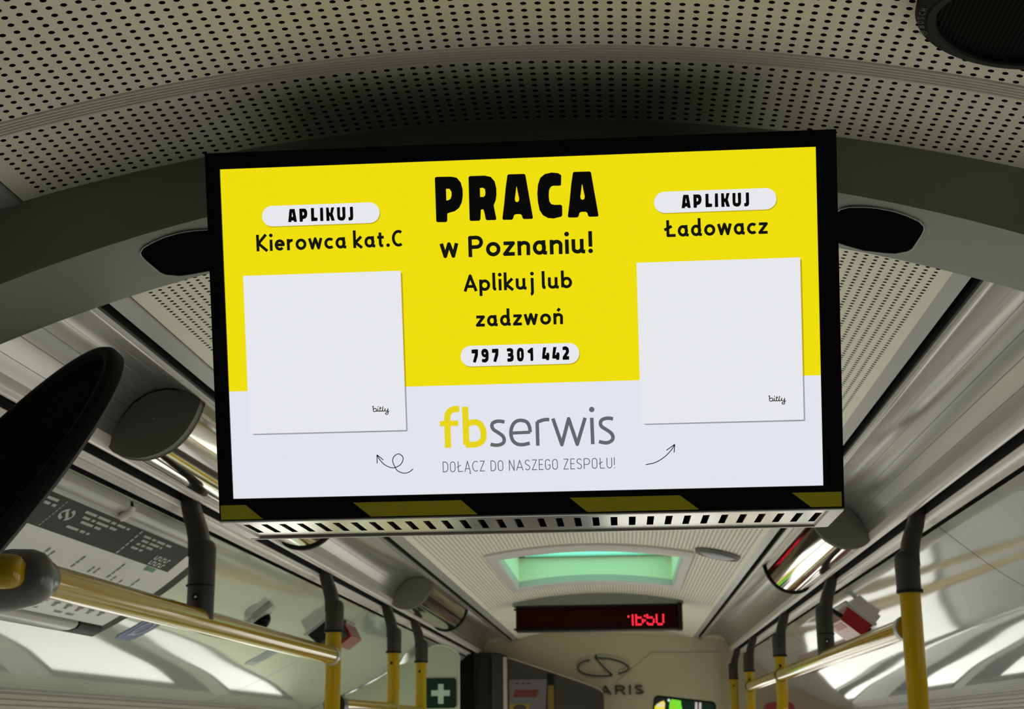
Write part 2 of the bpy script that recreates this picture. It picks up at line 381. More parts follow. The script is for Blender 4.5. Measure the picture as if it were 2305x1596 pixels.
# ------------------------------------------------------------------ roof arches
def zB(x): return .4475 - .440 * (x + .071) ** 2
def zC(x): return .4500 - .410 * (x + .074) ** 2
def arch(name, y0, y1, za, zb, xa, xb, top):
    xs = np.linspace(xa, xb, 80); b = MB(); V = []
    for x in xs:
        tp = zceil(x) + .0012 if X_L - .002 < x < X_R + .002 else top
        V += [(x, y0, tp), (x, y0, za(x)), (x, y1, zb(x)), (x, y1, tp)]
    F = []
    for i in range(len(xs) - 1):
        for j in range(3): F.append((4 * i + j, 4 * i + j + 1, 4 * i + j + 5, 4 * i + j + 4))
    b.add(V, F); return struct(b.build(name, BEAMM, smooth=True, angle=30))
arch('roof_arch', 1.128, 1.268, zB, zC, XC - 1.16, XC + 1.16, .62)
OVAL = [(.0225, 1.1443), (.005, 1.1468), (-.012, 1.152), (-.025, 1.162), (-.0325, 1.1745), (-.0345, 1.179), (-.0355, 1.20), (-.035, 1.2265), (-.033, 1.238), (-.0265, 1.249), (-.0165, 1.2545), (-.001, 1.2585), (.012, 1.257), (.025, 1.2495), (.032, 1.238), (.0345, 1.2265), (.0355, 1.20), (.0345, 1.18), (.032, 1.168), (.028, 1.155), (.0225, 1.1475)]
OVAL = [(-.0065, 1.1443), (-.017, 1.1480), (-.0275, 1.1545), (-.0330, 1.1635), (-.0350, 1.1735), (-.0357, 1.190), (-.0357, 1.2265), (-.0340, 1.2360), (-.0260, 1.2495), (-.0160, 1.2545), (0, 1.2590), (.016, 1.2545), (.0260, 1.2495), (.0340, 1.2360), (.0357, 1.2265), (.0357, 1.190), (.0350, 1.1735), (.0330, 1.1635), (.0275, 1.1545), (.017, 1.1480), (.0065, 1.1443)]
for cx, lb in ((-.3663, 'black oval plate standing in for a dark recess in the grey roof arch, left of the advertising screen'), (.2235, 'black oval plate standing in for a dark recess in the grey roof arch, right of the advertising screen')):
    zu = lambda x, y: zB(x) + (zC(x) - zB(x)) * (y - 1.128) / .14
    t = thing('oval_recess_plate', lb, 'recess', (cx, 1.2, zu(cx, 1.2)), 'black plates for the dark recesses in the roof arch')
    b = MB(); b.prism(OVAL, lambda u, v, w: (cx + u, v, zu(cx + u, v) - .0008 + w), .004); b.build('lens', FLEECE_SHADE, t)  # flat matt black plate stands in for the dark inside of a recess
    b = MB(); n = len(OVAL); ctr = np.array([0, 1.2])
    ring = [(np.array(p), ctr + (np.array(p) - ctr) * 1.018) for p in OVAL]
    V = []
    for p, q in ring: V += [(cx + p[0], p[1], zu(cx + p[0], p[1]) - .0016), (cx + q[0], q[1], zu(cx + q[0], q[1]) - .0016), (cx + q[0], q[1], zu(cx + q[0], q[1]) + .001), (cx + p[0], p[1], zu(cx + p[0], p[1]) - .0006)]
    F = []
    for i in range(n):
        j = (i + 1) % n
        F += [(4 * i, 4 * i + 1, 4 * j + 1, 4 * j), (4 * i + 1, 4 * i + 2, 4 * j + 2, 4 * j + 1), (4 * i, 4 * j, 4 * j + 3, 4 * i + 3)]
    b.add(V, F); b.build('rim', EDGE, t)

# ------------------------------------------------------------------ advertising screen
def rot(a, bb, c):
    ca, sa, cb, sb, cc, s_ = math.cos(a), math.sin(a), math.cos(bb), math.sin(bb), math.cos(c), math.sin(c)
    Rx = np.array([[1, 0, 0], [0, ca, -sa], [0, sa, ca]]); Rz = np.array([[cb, -sb, 0], [sb, cb, 0], [0, 0, 1]]); Ry = np.array([[cc, 0, s_], [0, 1, 0], [-s_, 0, cc]])
    return Rz @ Rx @ Ry
SM = rot(.29897, .002, -.0007); SCN = np.array([-.06729, 1.045, .29025])
def S(u, v, w=0.0):   # millimetres on the glass, w towards the viewer
    return tuple(SCN + SM @ (np.array([u, -w, v]) / 1000))
W2, H2 = 232.7, 137.8; AU0, AU1, AV0, AV1 = -222, 218, -121.8, 125.7
scr = thing('advertising_screen', 'lit yellow and white advertising screen in black housing hanging from the roof arch', 'screen', (-.067, 1.13, .16))
hb = MB()
fr = [S(-W2, H2), S(W2, H2), S(W2, -H2), S(-W2, -H2)]
bz = .1600; bk = [(-.3003, 1.176, .425), (.1654, 1.176, .425), (.1645, 1.1835, bz), (-.3003, 1.1835, bz)]
hb.add(fr + bk, [(0, 4, 5, 1), (1, 5, 6, 2), (0, 3, 7, 4), (5, 4, 7, 6)])
# front bezel ring around the active area, recessed panel seat
iu = [S(AU0, AV1), S(AU1, AV1), S(AU1, AV0), S(AU0, AV0)]; ib = [S(AU0, AV1, -2.5), S(AU1, AV1, -2.5), S(AU1, AV0, -2.5), S(AU0, AV0, -2.5)]
hb.add(fr + iu + ib, [(i, (i + 1) % 4, 4 + (i + 1) % 4, 4 + i) for i in range(4)] + [(4 + i, 4 + (i + 1) % 4, 8 + (i + 1) % 4, 8 + i) for i in range(4)])
hous = hb.build('housing', BLACK, scr)
for cx in (AU0 - 2.2, AU1 + 2.0):
    b = MB(); b.add([S(cx - .4, AV1 + 1, .3), S(cx + .4, AV1 + 1, .3), S(cx + .4, AV0 - 1, .3), S(cx - .4, AV0 - 1, .3)], [(0, 1, 2, 3)]); b.build('bezel_edge', BLACKM, hous)
# hazard tape
ty0, ty1 = -126.4, -137.3
for a0, a1, c1, c0 in ((-231.6, -212.4, -199.6, -231.6), (-130.6, -49.3, -37.3, -117.5), (31.5, 112.9, 126.9, 44.4), (194.7, 230.8, 230.8, 208.6)):
    b = MB(); b.prism([(a0, ty0), (a1, ty0), (c1, ty1), (c0, ty1)], lambda u, v, w: S(u, v, w), .4); lab(b.build('hazard_tape', HAZY, scr), 'dark yellow slanted hazard stripe under the picture')
# slotted grille underneath
g = MB(); gx0, gx1, gy0, gy1 = -.3003, .1650, 1.0872, 1.1835
cx = [-.2862 + i * .01395 for i in range(16)] + [-.0592 + i * .01395 for i in range(16)]
sw, s0, s1 = .0026, 1.1105, 1.1590
zz = lambda y: .1583 + (y - 1.087) * .005
cur = gx0
def q4(x0, y0, x1, y1): g.add([(x0, y0, zz(y0)), (x1, y0, zz(y0)), (x1, y1, zz(y1)), (x0, y1, zz(y1))], [(0, 1, 2, 3)])
for c in cx:
    q4(cur, s0, c - sw, s1); cur = c + sw
    for ax, bx in ((c - sw, c + sw),):
        g.add([(ax, s0, zz(s0)), (ax, s1, zz(s1)), (ax, s1, zz(s1) + .003), (ax, s0, zz(s0) + .003)], [(0, 1, 2, 3)]); g.add([(bx, s0, zz(s0)), (bx, s1, zz(s1)), (bx, s1, zz(s1) + .003), (bx, s0, zz(s0) + .003)], [(0, 1, 2, 3)])
q4(cur, s0, gx1, s1); q4(gx0, gy0, gx1, s0); q4(gx0, s1, gx1, gy1)
# turned-down rear and front flanges
g.tube([(gx0, gy1, zz(gy1) - .0012), (gx1, gy1, zz(gy1) - .0004)], .0012, 10); g.tube([(gx0, gy0 + .0012, zz(gy0)), (gx1, gy0 + .0012, zz(gy0))], .0016, 10)
gr = g.build('vent_grille', STEEL, scr)
b = MB(); b.add([(gx0 + .003, gy0 + .004, .1612), (gx1 - .003, gy0 + .004, .1612), (gx1 - .003, gy1 - .004, .1616), (gx0 + .003, gy1 - .004, .1616)], [(0, 1, 2, 3)]); b.build('inner_tray', FLEECE_SHADE, gr)
for a0, a1 in ((gx0 - .0006, gx0 + .008), (gx1 - .010, gx1 + .0006)):
    b = MB(); b.box((a0, gy0 + .003, zz(gy0) - .0014), (a1, gy1 - .004, zz(gy0) + .002)); lab(b.build('corner_plate', BEADM, gr), 'pale corner plate of the grille')

# picture
img = MB(); yb = -40.7
img.add([S(AU0, yb, -2), S(AU1, yb, -2), S(AU1, AV1, -2), S(AU0, AV1, -2)], [(0, 1, 2, 3)], 0)
img.add([S(AU0, AV0, -2), S(AU1, AV0, -2), S(AU1, yb, -2), S(AU0, yb, -2)], [(0, 1, 2, 3)], 1)
pic = img.build('display_picture', [S_YEL, S_WHT], scr)
def flat(polys, name, m, w, label=None, holes=None):
    b = MB()
    for i, p in enumerate(polys): b.poly(p, lambda u, v: S(u, v, w), holes=(holes or {}).get(i, ()))
    o = b.build(name, m, pic)
    if label: lab(o, label)
    return o
cards = (((-207.8, -73.1), (-88.9, 45.8)), ((85.9, -73.0), (205.0, 45.9)))
for (x0, y0), (x1, y1) in cards:
    sh = MB()
    for k in range(4):
        d = 1.0 - k * .22; 
        sh.add([S(x1, yb, -1.9), S(x1 + .9 * d + .3, yb, -1.9), S(x1 + .9 * d + .3, y1 - 2 - k, -1.9), S(x1, y1 - 1.5, -1.9)], [(0, 1, 2, 3)], 0) if k == 0 else None
        if k == 0:
            sh.add([S(x1, y0 - .9, -1.9), S(x1 + 1.0, y0 - .9, -1.9), S(x1 + 1.0, yb, -1.9), S(x1, yb, -1.9)], [(0, 1, 2, 3)], 1)
            sh.add([S(x0 + 1.5, y0, -1.9), S(x0 + 4, y0 - .9, -1.9), S(x1, y0 - 1.1, -1.9), S(x1, y0, -1.9)], [(0, 1, 2, 3)], 1)
    sh.build('card_shade', [S_SHY, S_SHW], pic)
    flat([[(x0, y0), (x1, y0), (x1, y1), (x0, y1)]], 'white_card', S_CARD, -1.8)
def pill(x0, x1, y0, y1):
    r = (y1 - y0) / 2; cy = (y0 + y1) / 2
    return [(x1 - r + r * math.cos(a), cy + r * math.sin(a)) for a in np.linspace(-math.pi / 2, math.pi / 2, 20)] + [(x0 + r + r * math.cos(a), cy + r * math.sin(a)) for a in np.linspace(math.pi / 2, 1.5 * math.pi, 20)]
PILLS = ((-191.6, -103.0, 81.9, 97.2), (100.0, 189.0, 81.6, 97.2), (-46.3, 42.0, -27.0, -11.6))
for p in PILLS:
    flat([pill(p[0] + .3, p[1] + .5, p[2] - .7, p[3] - .6)], 'pill_shade', S_SHY, -1.88)
    flat([pill(*p)], 'white_pill', S_CARD, -1.8)
# heavy headline
HP = [(-60.97, 113.41), (-59.87, 114.19), (-48.71, 113.94), (-44.61, 112.97), (-41.84, 109.43), (-40.61, 104.47), (-40.61, 99.55), (-41.51, 94.67), (-43.72, 90.65), (-47.1, 88.31), (-50.44, 87.61), (-52.53, 86.86), (-52.8, 81.53), (-53.57, 80.57), (-60.2, 80.72), (-61.0, 81.57)]
HPh = [(-52.9, 105.16), (-50.26, 104.98), (-48.93, 102.72), (-48.94, 99.86), (-49.85, 97.59), (-51.37, 96.66), (-52.94, 96.56)]
HR = [(-35.95, 112.89), (-35.09, 113.84), (-23.96, 113.84), (-19.47, 112.69), (-16.69, 109.32), (-15.62, 104.38), (-15.62, 99.47), (-16.32, 95.41), (-17.93, 91.78), (-17.39, 88.08), (-16.27, 81.89), (-16.8, 80.85), (-23.39, 80.91), (-24.19, 81.76), (-25.02, 86.71), (-25.61, 88.78), (-26.67, 89.22), (-27.6, 88.44), (-28.07, 81.9), (-28.93, 80.7), (-35.37, 80.76), (-36.16, 81.77)]
HRh = [(-27.72, 104.82), (-25.49, 104.9), (-24.04, 103.87), (-23.79, 101.4), (-24.02, 99.37), (-25.14, 98.18), (-27.77, 98.27)]
HA = [(-7.1, 113.46), (-6.26, 114.08), (5.24, 113.99), (6.2, 113.22), (8.43, 97.79), (10.8, 81.76), (10.19, 80.72), (4.19, 80.77), (3.14, 81.46), (2.64, 83.69), (1.43, 84.55), (-1.86, 84.58), (-3.11, 83.89), (-3.85, 81.46), (-4.86, 80.59), (-11.04, 80.73), (-11.83, 81.74), (-10.26, 91.92), (-8.61, 104.94)]
HAh = [(-0.46, 105.05), (0.08, 101.36), (1.06, 96.01), (0.75, 94.14), (-0.51, 93.37), (-1.8, 94.07), (-2.16, 95.72), (-1.35, 100.59), (-0.91, 103.84)]
HC = [(32.64, 111.99), (32.26, 105.08), (31.58, 104.29), (26.27, 104.48), (24.61, 103.73), (23.3, 101.33), (22.93, 97.26), (23.3, 93.17), (24.63, 91.08), (27.06, 90.42), (31.57, 90.42), (32.6, 89.41), (32.48, 82.64), (31.71, 81.6), (25.94, 80.42), (21.85, 80.97), (18.23, 83.14), (15.88, 86.9), (14.83, 92.66), (14.54, 99.2), (15.24, 105.7), (17.03, 110.53), (20.39, 113.26), (25.34, 114.22), (30.23, 113.63)]
sh_ = lambda L, dx: [(x + dx, y) for x, y in L]
flat([HP, HR, HA, HC, sh_(HA, 48.3)], 'headline', S_BLK, -1.7, holes={0: [HPh], 1: [HRh], 2: [HAh], 4: [sh_(HAh, 48.3)]})

# ---- stroke lettering: every glyph is a set of centre lines in units of cap height
def arc(cx, cy, rx, ry, a0, a1, n=14):
    return [(cx + rx * math.cos(math.radians(a0 + (a1 - a0) * i / n)), cy + ry * math.sin(math.radians(a0 + (a1 - a0) * i / n))) for i in range(n + 1)]
def glyph(c, h, hx=None):
    hx = h if hx is None else hx; X = .68; D = []; L = []; T = X - h
    if c == 'o': L = [arc(.30, X / 2, .30 - hx, X / 2 - h, 0, 360, 26)]; w = .60
    elif c == 'c': L = [arc(.30, X / 2, .30 - hx, X / 2 - h, 48, 312, 20)]; w = .50
    elif c == 'e': L = [[(hx + .01, .35), (.55 - hx, .35)] + arc(.28, X / 2, .28 - hx, X / 2 - h, 2, 318, 22)]; w = .56
    elif c in 'ad':
        L = [arc(.275, X / 2, .275 - hx, X / 2 - h, 0, 360, 26), [(.53 - hx, X if c == 'a' else 1.06), (.53 - hx, .17), (.56 - hx, .05 + h * .5), (.61 - hx * .3, h * .9)]]; w = .59
    elif c == 'b': L = [[(hx, 1.06), (hx, .06)], arc(.285, X / 2, .285 - hx, X / 2 - h, 0, 360, 26)]; w = .57
    elif c == 'p': L = [[(hx, X), (hx, -.30)], arc(.285, X / 2, .285 - hx, X / 2 - h, 0, 360, 26)]; w = .57
    elif c in 'nń':
        L = [[(hx, 0), (hx, X)], [(hx, T - .12)] + arc(.28, X - .24, .24 - hx * .9, .24 - h, 115, 0, 12) + [(.52 - hx, 0)]]; w = .52
        if c == 'ń': L.append([(.24, .80), (.36, .96)])
    elif c == 'u': L = [[(hx, X), (hx, .24)] + arc(.25, .24, .25 - hx, .24 - h, 180, 290, 10) + [(.50 - hx, .20)], [(.50 - hx, X), (.50 - hx, .16), (.53 - hx, .05 + h * .5), (.58 - hx * .3, h * .9)]]; w = .56
    elif c == 'r': L = [[(hx, 0), (hx, X)], [(hx, T - .16)] + arc(.30, X - .26, .28 - hx, .26 - h, 150, 82, 8)]; w = .36
    elif c == 'i': L = [[(hx, 0), (hx, X)]]; D = [(hx, .93, h * 1.28)]; w = 2 * hx
    elif c == 'j': L = [[(hx + .10, X), (hx + .10, -.16)] + arc(hx - .02, -.16, .12, .16 - h * .2, 0, -75, 6)]; D = [(hx + .10, .93, h * 1.28)]; w = .10 + 2 * hx
    elif c == 'l': L = [[(hx, 1.06), (hx, .16), (hx + .03, .05 + h * .5), (hx + .11, h * .9)]]; w = .12 + hx
    elif c == 't': L = [[(hx + .08, .88), (hx + .08, .2), (hx + .12, .06 + h * .4), (hx + .24, h)], [(0, T), (.36, T)]]; w = .36
    elif c == 'k': L = [[(hx, 1.06), (hx, 0)], [(.47 - hx * .3, X), (hx * 1.6, .33), (.50 - hx * .3, 0)]]; w = .50
    elif c == 'w': L = [[(hx * .7, X), (.205, h * .9), (.375, X - .03), (.545, h * .9), (.75 - hx * .7, X)]]; w = .75
    elif c == 'z': L = [[(.02, T), (.46 - hx * .5, T), (hx * .8, h), (.48, h)]]; w = .48
    elif c == 's': L = [arc(.25, X - .17 - h * .25, .22 - hx * .7, .17 - h * .75, 35, 250, 12) + arc(.25, .17 + h * .25, .24 - hx * .7, .17 - h * .75, 70, -145, 12)]; w = .48
    elif c == 'f': L = [[(.17 + hx * .5, 0), (.17 + hx * .5, .80)] + arc(.36 + hx * .2, .80, .19 - hx * .3, .24 - h, 180, 88, 8), [(0, T), (.43, T)]]; w = .46
    elif c == 'y': L = [[(hx, X), (hx, .24)] + arc(.24, .24, .24 - hx, .24 - h, 180, 300, 8) + [(.48 - hx, .3)], [(.48 - hx, X), (.48 - hx, -.1)] + arc(.3, -.1, .18 - hx, .18, 0, -140, 8)]; w = .5
    elif c == 'K': L = [[(hx, 1), (hx, 0)], [(.58 - hx * .5, 1), (hx * 1.5, .47), (.64 - hx * .6, 0)]]; w = .62
    elif c == 'P': L = [[(hx, 0), (hx, 1 - h), (.34, 1 - h)] + arc(.34, .69 - h * .0, .28 - hx, .31 - h, 90, -90, 12) + [(hx, .38 + h)]]; w = .62
    elif c == 'A': L = [[(hx * .6, 0), (.34, 1 - h * .9), (.68 - hx * .6, 0)], [(.16, .29), (.52, .29)]]; w = .68
    elif c == 'Ą': L = [[(hx * .6, 0), (.29, 1 - h * .4), (.58 - hx * .6, 0)], [(.13, .29), (.45, .29)], [(.56, 0), (.50, -.10), (.54, -.17), (.62, -.17)]]; w = .58
    elif c == 'C': L = [arc(.36, .5, .36 - hx, .5 - h, 55, 305, 22)]; w = .58
    elif c == 'Ł': L = [[(hx + .07, 1), (hx + .07, h), (.56, h)], [(-.04, .42), (.36, .64)]]; w = .56
    elif c == 'L': L = [[(hx, 1), (hx, h), (.50, h)]]; w = .50
    elif c == 'D': L = [[(hx, h), (hx, 1 - h), (.22, 1 - h)] + arc(.22, .62, .32 - hx, .38 - h, 90, 0, 8) + arc(.22, .38, .32 - hx, .38 - h, 0, -90, 8) + [(hx, h)]]; w = .54
    elif c == 'O': L = [arc(.27, .72, .27 - hx, .28 - h, 0, 180, 12) + arc(.27, .28, .27 - hx, .28 - h, 180, 360, 12) + [(.54 - hx, .72)]]; w = .54
    elif c == 'Z': L = [[(.02, 1 - h), (.48 - hx * .6, 1 - h), (hx * .7, h), (.50, h)]]; w = .50
    elif c == 'N': L = [[(hx, 0), (hx, 1 - h * .3), (.54 - hx, h * .3), (.54 - hx, 1)]]; w = .54
    elif c == 'S': L = [arc(.26, .74, .26 - hx, .26 - h, 25, 215, 12) + arc(.26, .26, .26 - hx, .26 - h, 35, -155, 12)]; w = .52
    elif c == 'E': L = [[(.44, 1 - h), (hx, 1 - h), (hx, h), (.44, h)], [(hx, .52), (.40, .52)]]; w = .44
    elif c == 'G': L = [arc(.27, .72, .27 - hx, .28 - h, 20, 180, 10) + arc(.27, .28, .27 - hx, .28 - h, 180, 360, 10) + [(.54 - hx, .46), (.30, .46)]]; w = .54
    elif c == 'U': L = [[(hx, 1), (hx, .28)] + arc(.27, .28, .27 - hx, .28 - h, 180, 360, 12) + [(.54 - hx, 1)]]; w = .54
    elif c == 'J': L = [[(.30 - hx, 1), (.30 - hx, .22)] + arc(.12, .2, .18 - hx, .2 - h * .8, 0, -100, 8)]; w = .30
    elif c == 'I': L = [[(hx, 0), (hx, 1)]]; w = 2 * hx
    elif c == 'R': L = [[(hx, 0), (hx, 1 - h), (.32, 1 - h)] + arc(.32, .72 - h * .2, .26 - hx, .28 - h * .8, 90, -90, 12) + [(hx, .44)], [(.34, .44), (.60 - hx * .6, 0)]]; w = .60
    elif c == 'B': L = [[(hx, h), (hx, 1 - h), (.28, 1 - h)] + arc(.28, .75, .22 - hx * .5, .25 - h, 90, -90, 8) + [(hx, .5), (.3, .5)] + arc(.3, .25, .24 - hx * .5, .25 - h, 90, -90, 8) + [(hx, h)]]; w = .54
    elif c == 'H': L = [[(hx, 0), (hx, 1)], [(.54 - hx, 0), (.54 - hx, 1)], [(hx, .5), (.54 - hx, .5)]]; w = .54
    elif c == '.': D = [(h * 1.2, h * 1.2, h * 1.25)]; w = h * 2.4
    elif c == '!': L = [[(h * 1.2, 1.03), (h * 1.2, .30)]]; D = [(h * 1.2, h * 1.2, h * 1.25)]; w = h * 2.4
    elif c == '7': L = [[(0, 1 - h), (.44 - hx * .6, 1 - h), (.20, 0)]]; w = .44
    elif c == '9': L = [arc(.23, .70, .23 - hx, .30 - h, 0, 360, 18), [(.46 - hx, .70), (.44 - hx, .3), (.30, h), (.06, h)]]; w = .46
    elif c == '3': L = [arc(.20, .745, .22 - hx * .8, .255 - h, 140, -90, 12), arc(.20, .27, .24 - hx * .8, .27 - h, 90, -140, 12)]; w = .44
    elif c == '0': L = [arc(.23, .5, .23 - hx, .5 - h, 0, 360, 22)]; w = .46
    elif c == '1': L = [[(.02, .72), (.2, 1 - h * .9), (.2, 0)]]; w = .2 + hx
    elif c == '4': L = [[(.18, 1), (hx * .5, .26), (.50, .26)], [(.36, .62), (.36, 0)]]; w = .50
    elif c == '2': L = [arc(.22, .74, .22 - hx, .26 - h, 160, -20, 10) + [(hx, h), (.46, h)]]; w = .46
    else: w = .26
    return L, D, w
def stroke_mesh(b, pts, w, fn, mi=0):
    P = [np.array(p, float) for p in pts]; closed = np.linalg.norm(P[0] - P[-1]) < 1e-6 and len(P) > 3
    if closed: P = P[:-1]
    n = len(P)
    if not closed:      # sharp corners: two strokes and a round join
        for i in range(1, n - 1):
            d1 = P[i] - P[i - 1]; d2 = P[i + 1] - P[i]; cs = d1.dot(d2) / (np.linalg.norm(d1) * np.linalg.norm(d2) + 1e-12)
            if cs < .35:
                stroke_mesh(b, P[:i + 1], w, fn, mi); stroke_mesh(b, P[i:], w, fn, mi)
                q = P[i]; b.poly([(q[0] + w / 2 * math.cos(a), q[1] + w / 2 * math.sin(a)) for a in np.linspace(0, 2 * math.pi, 17)[:-1]], fn, mi=mi)
                return
    Lf = []; Rt = []
    for i in range(n):
        pa = P[(i - 1) % n] if (closed or i > 0) else None; pb = P[(i + 1) % n] if (closed or i < n - 1) else None
        d1 = (P[i] - pa) if pa is not None else (pb - P[i]); d2 = (pb - P[i]) if pb is not None else (P[i] - pa)
        d1 = d1 / (np.linalg.norm(d1) + 1e-12); d2 = d2 / (np.linalg.norm(d2) + 1e-12)
        n1 = np.array([-d1[1], d1[0]]); n2 = np.array([-d2[1], d2[0]]); m = n1 + n2; l = np.linalg.norm(m)
        if l < .35: m = n1; k = 1.0
        else: m = m / l; k = min(1 / max(m.dot(n1), .3), 1.42 if closed or n > 5 else 1.3)
        Lf.append(P[i] + m * k * w / 2); Rt.append(P[i] - m * k * w / 2)
    F = []; V = [fn(*p) for p in Lf] + [fn(*p) for p in Rt]
    for i in range(n if closed else n - 1):
        j = (i + 1) % n; F.append((n + i, n + j, j, i))
    b.add(V, F, mi)
def text(b, s, x0, x1, y, cap, w, fn, gap=.13, sp=.30, mi=0, tilt=0.0):
    """set s from x0 to x1 on baseline y; w = stroke width in the same units"""
    h = w / 2 / cap
    def width(sx):
        hx = w / 2 / sx; t = 0
        for i, c in enumerate(s):
            t += (sp * sx if c == ' ' else glyph(c, h, hx)[2] * sx) + (gap * sx if i < len(s) - 1 else 0)
        return t
    lo, hi = cap * .2, cap * 4
    for _ in range(40):
        mid = (lo + hi) / 2
        if width(mid) > x1 - x0: hi = mid
        else: lo = mid
    sx = (lo + hi) / 2; hx = w / 2 / sx; x = x0
    for c in s:
        if c == ' ': x += (sp + gap) * sx; continue
        L, D, gw = glyph(c, h, hx)
        f2 = lambda u, v: fn(u, v + (u - x0) * tilt)
        for l in L: stroke_mesh(b, [(x + p[0] * sx, y + p[1] * cap) for p in l], w, f2, mi)
        for d in D: b.poly([(x + d[0] * sx + d[2] * cap * math.cos(a), y + d[1] * cap + d[2] * cap * math.sin(a)) for a in np.linspace(0, 2 * math.pi, 18)[:-1]], f2, mi=mi)
        x += gw * sx + gap * sx
def screen_text(lines, m, label=None, name='lettering'):
    b = MB()
    for s, x0, x1, y, cap, w, kw in lines: text(b, s, x0, x1, y, cap, w, lambda u, v: S(u, v, -1.65), **kw)
    o = b.build(name, m, pic)
    if label: lab(o, label)
# heavy words of the pills, then the wordmark and the script words, outlines in millimetres on the glass
D7 = [[[-37.9,-14.4],[-33.4,-14.3],[-33.1,-14.8],[-33.2,-17.7],[-33.5,-19.7],[-34.9,-23.7],[-35.3,-24.3],[-37.0,-23.8],[-37.1,-23.3],[-35.4,-17.4],[-37.8,-17.3],[-38.0,-16.9]]]
D9 = [[[-28.1,-14.0],[-26.5,-14.5],[-25.6,-15.8],[-25.3,-17.9],[-25.4,-21.2],[-25.8,-22.8],[-26.8,-23.9],[-28.1,-24.4],[-29.9,-24.1],[-30.5,-23.5],[-30.4,-21.9],[-30.2,-21.6],[-28.7,-21.8],[-27.9,-21.3],[-27.6,-20.5],[-28.7,-20.5],[-30.0,-19.6],[-30.7,-17.9],[-30.7,-16.2],[-30.0,-14.7],[-29.0,-14.2]],[[-28.1,-16.7],[-27.5,-17.2],[-27.6,-17.9],[-28.2,-18.2],[-28.7,-17.8],[-28.7,-17.0]]]
D3 = [[[-11.5,-14.4],[-9.4,-14.1],[-7.9,-14.4],[-7.0,-15.5],[-6.9,-17.2],[-7.2,-18.6],[-6.7,-20.1],[-6.8,-22.4],[-7.4,-23.7],[-8.9,-24.3],[-10.8,-24.3],[-11.6,-23.9],[-11.5,-21.8],[-9.6,-21.7],[-9.0,-21.3],[-9.0,-20.7],[-9.6,-20.5],[-10.9,-20.4],[-11.0,-17.9],[-9.5,-17.9],[-9.0,-17.5],[-9.0,-16.9],[-9.6,-16.7],[-11.6,-16.6],[-11.7,-14.8]]]
D0 = [[[-1.6,-14.1],[-0.3,-14.4],[0.7,-15.8],[0.9,-18.4],[0.8,-21.0],[0.3,-22.9],[-0.6,-24.1],[-1.9,-24.4],[-3.3,-23.9],[-4.1,-22.6],[-4.3,-20.5],[-4.3,-17.2],[-3.7,-15.2],[-2.7,-14.3]],[[-1.7,-16.7],[-1.2,-17.1],[-1.2,-21.4],[-1.7,-21.7],[-2.2,-21.4],[-2.2,-17.1]]]
D1 = [[[3.6,-16.5],[6.4,-14.4],[7.4,-14.3],[7.8,-14.7],[7.8,-23.4],[7.4,-24.1],[6.1,-24.2],[5.7,-23.9],[5.7,-19.0],[5.3,-18.3],[4.2,-18.2],[3.7,-17.6]]]
D4 = [[[15.3,-14.3],[17.8,-14.3],[16.5,-20.1],[17.4,-20.1],[17.7,-18.4],[19.5,-18.4],[19.8,-20.2],[19.7,-21.8],[19.4,-23.9],[17.3,-24.0],[17.3,-23.0],[14.3,-22.8],[14.6,-19.1]]]
D2 = [[[29.6,-14.6],[30.9,-14.0],[32.4,-14.1],[33.6,-14.8],[34.3,-16.2],[34.4,-17.9],[34.0,-19.3],[32.6,-21.3],[34.2,-21.4],[34.4,-21.9],[34.2,-24.0],[29.6,-24.0],[29.5,-22.1],[29.9,-21.3],[32.1,-18.0],[32.1,-17.2],[31.6,-16.7],[29.7,-16.8]]]
D42 = [[[22.7,-14.2]]]
D72 = [[[-22.8,-14.4]]]
aL = [[[-154.5,94.4],[-152.5,94.5],[-152.2,94.2],[-152.3,87.7],[-151.5,87.2],[-150.1,87.2],[-149.7,86.8],[-149.9,84.7],[-154.2,84.6],[-154.6,85.0]]]
aI = [[[-147.6,94.4],[-145.6,94.5],[-145.4,94.1],[-145.4,84.9],[-145.7,84.5],[-147.5,84.5],[-147.8,84.9]]]
aK = [[[-143.1,94.4],[-141.1,94.4],[-140.8,90.7],[-140.0,90.6],[-139.3,94.1],[-139.0,94.4],[-137.1,94.4],[-137.0,94.0],[-138.3,89.6],[-136.9,84.7],[-137.2,84.4],[-139.3,84.5],[-140.3,87.9],[-140.9,87.9],[-140.7,84.7],[-141.1,84.4],[-143.1,84.5]]]
aU = [[[-134.9,94.2],[-132.9,94.4],[-132.6,93.9],[-132.8,87.5],[-131.9,86.8],[-131.0,87.2],[-130.9,88.0],[-131.0,94.0],[-130.6,94.4],[-128.8,94.4],[-128.6,93.9],[-128.7,86.9],[-129.4,85.2],[-130.7,84.3],[-132.4,84.3],[-133.9,84.9],[-134.7,86.0],[-134.9,87.5]]]
aJ = [[[-125.2,94.2],[-123.2,94.4],[-122.9,93.9],[-122.9,86.3],[-123.4,84.8],[-124.5,84.2],[-126.2,84.2],[-126.5,84.7],[-126.5,86.4],[-126.2,86.7],[-125.3,86.8],[-125.2,87.4]]]
sf = [[[-57.9,-87.2],[-57.8,-67.0],[-57.4,-62.8],[-55.7,-59.9],[-52.5,-58.5],[-48.6,-58.4]],[[-63.5,-69.0],[-49.7,-69.0]]]
sb = [[[-44.2,-56.8],[-44.1,-85.4]],[[-43.9,-70.6],[-41.2,-69.1],[-36.9,-68.6],[-33.3,-70.3],[-31.3,-74.6],[-31.1,-78.8],[-32.1,-82.5],[-35.4,-84.8],[-39.1,-85.3],[-44.7,-85.2]]]
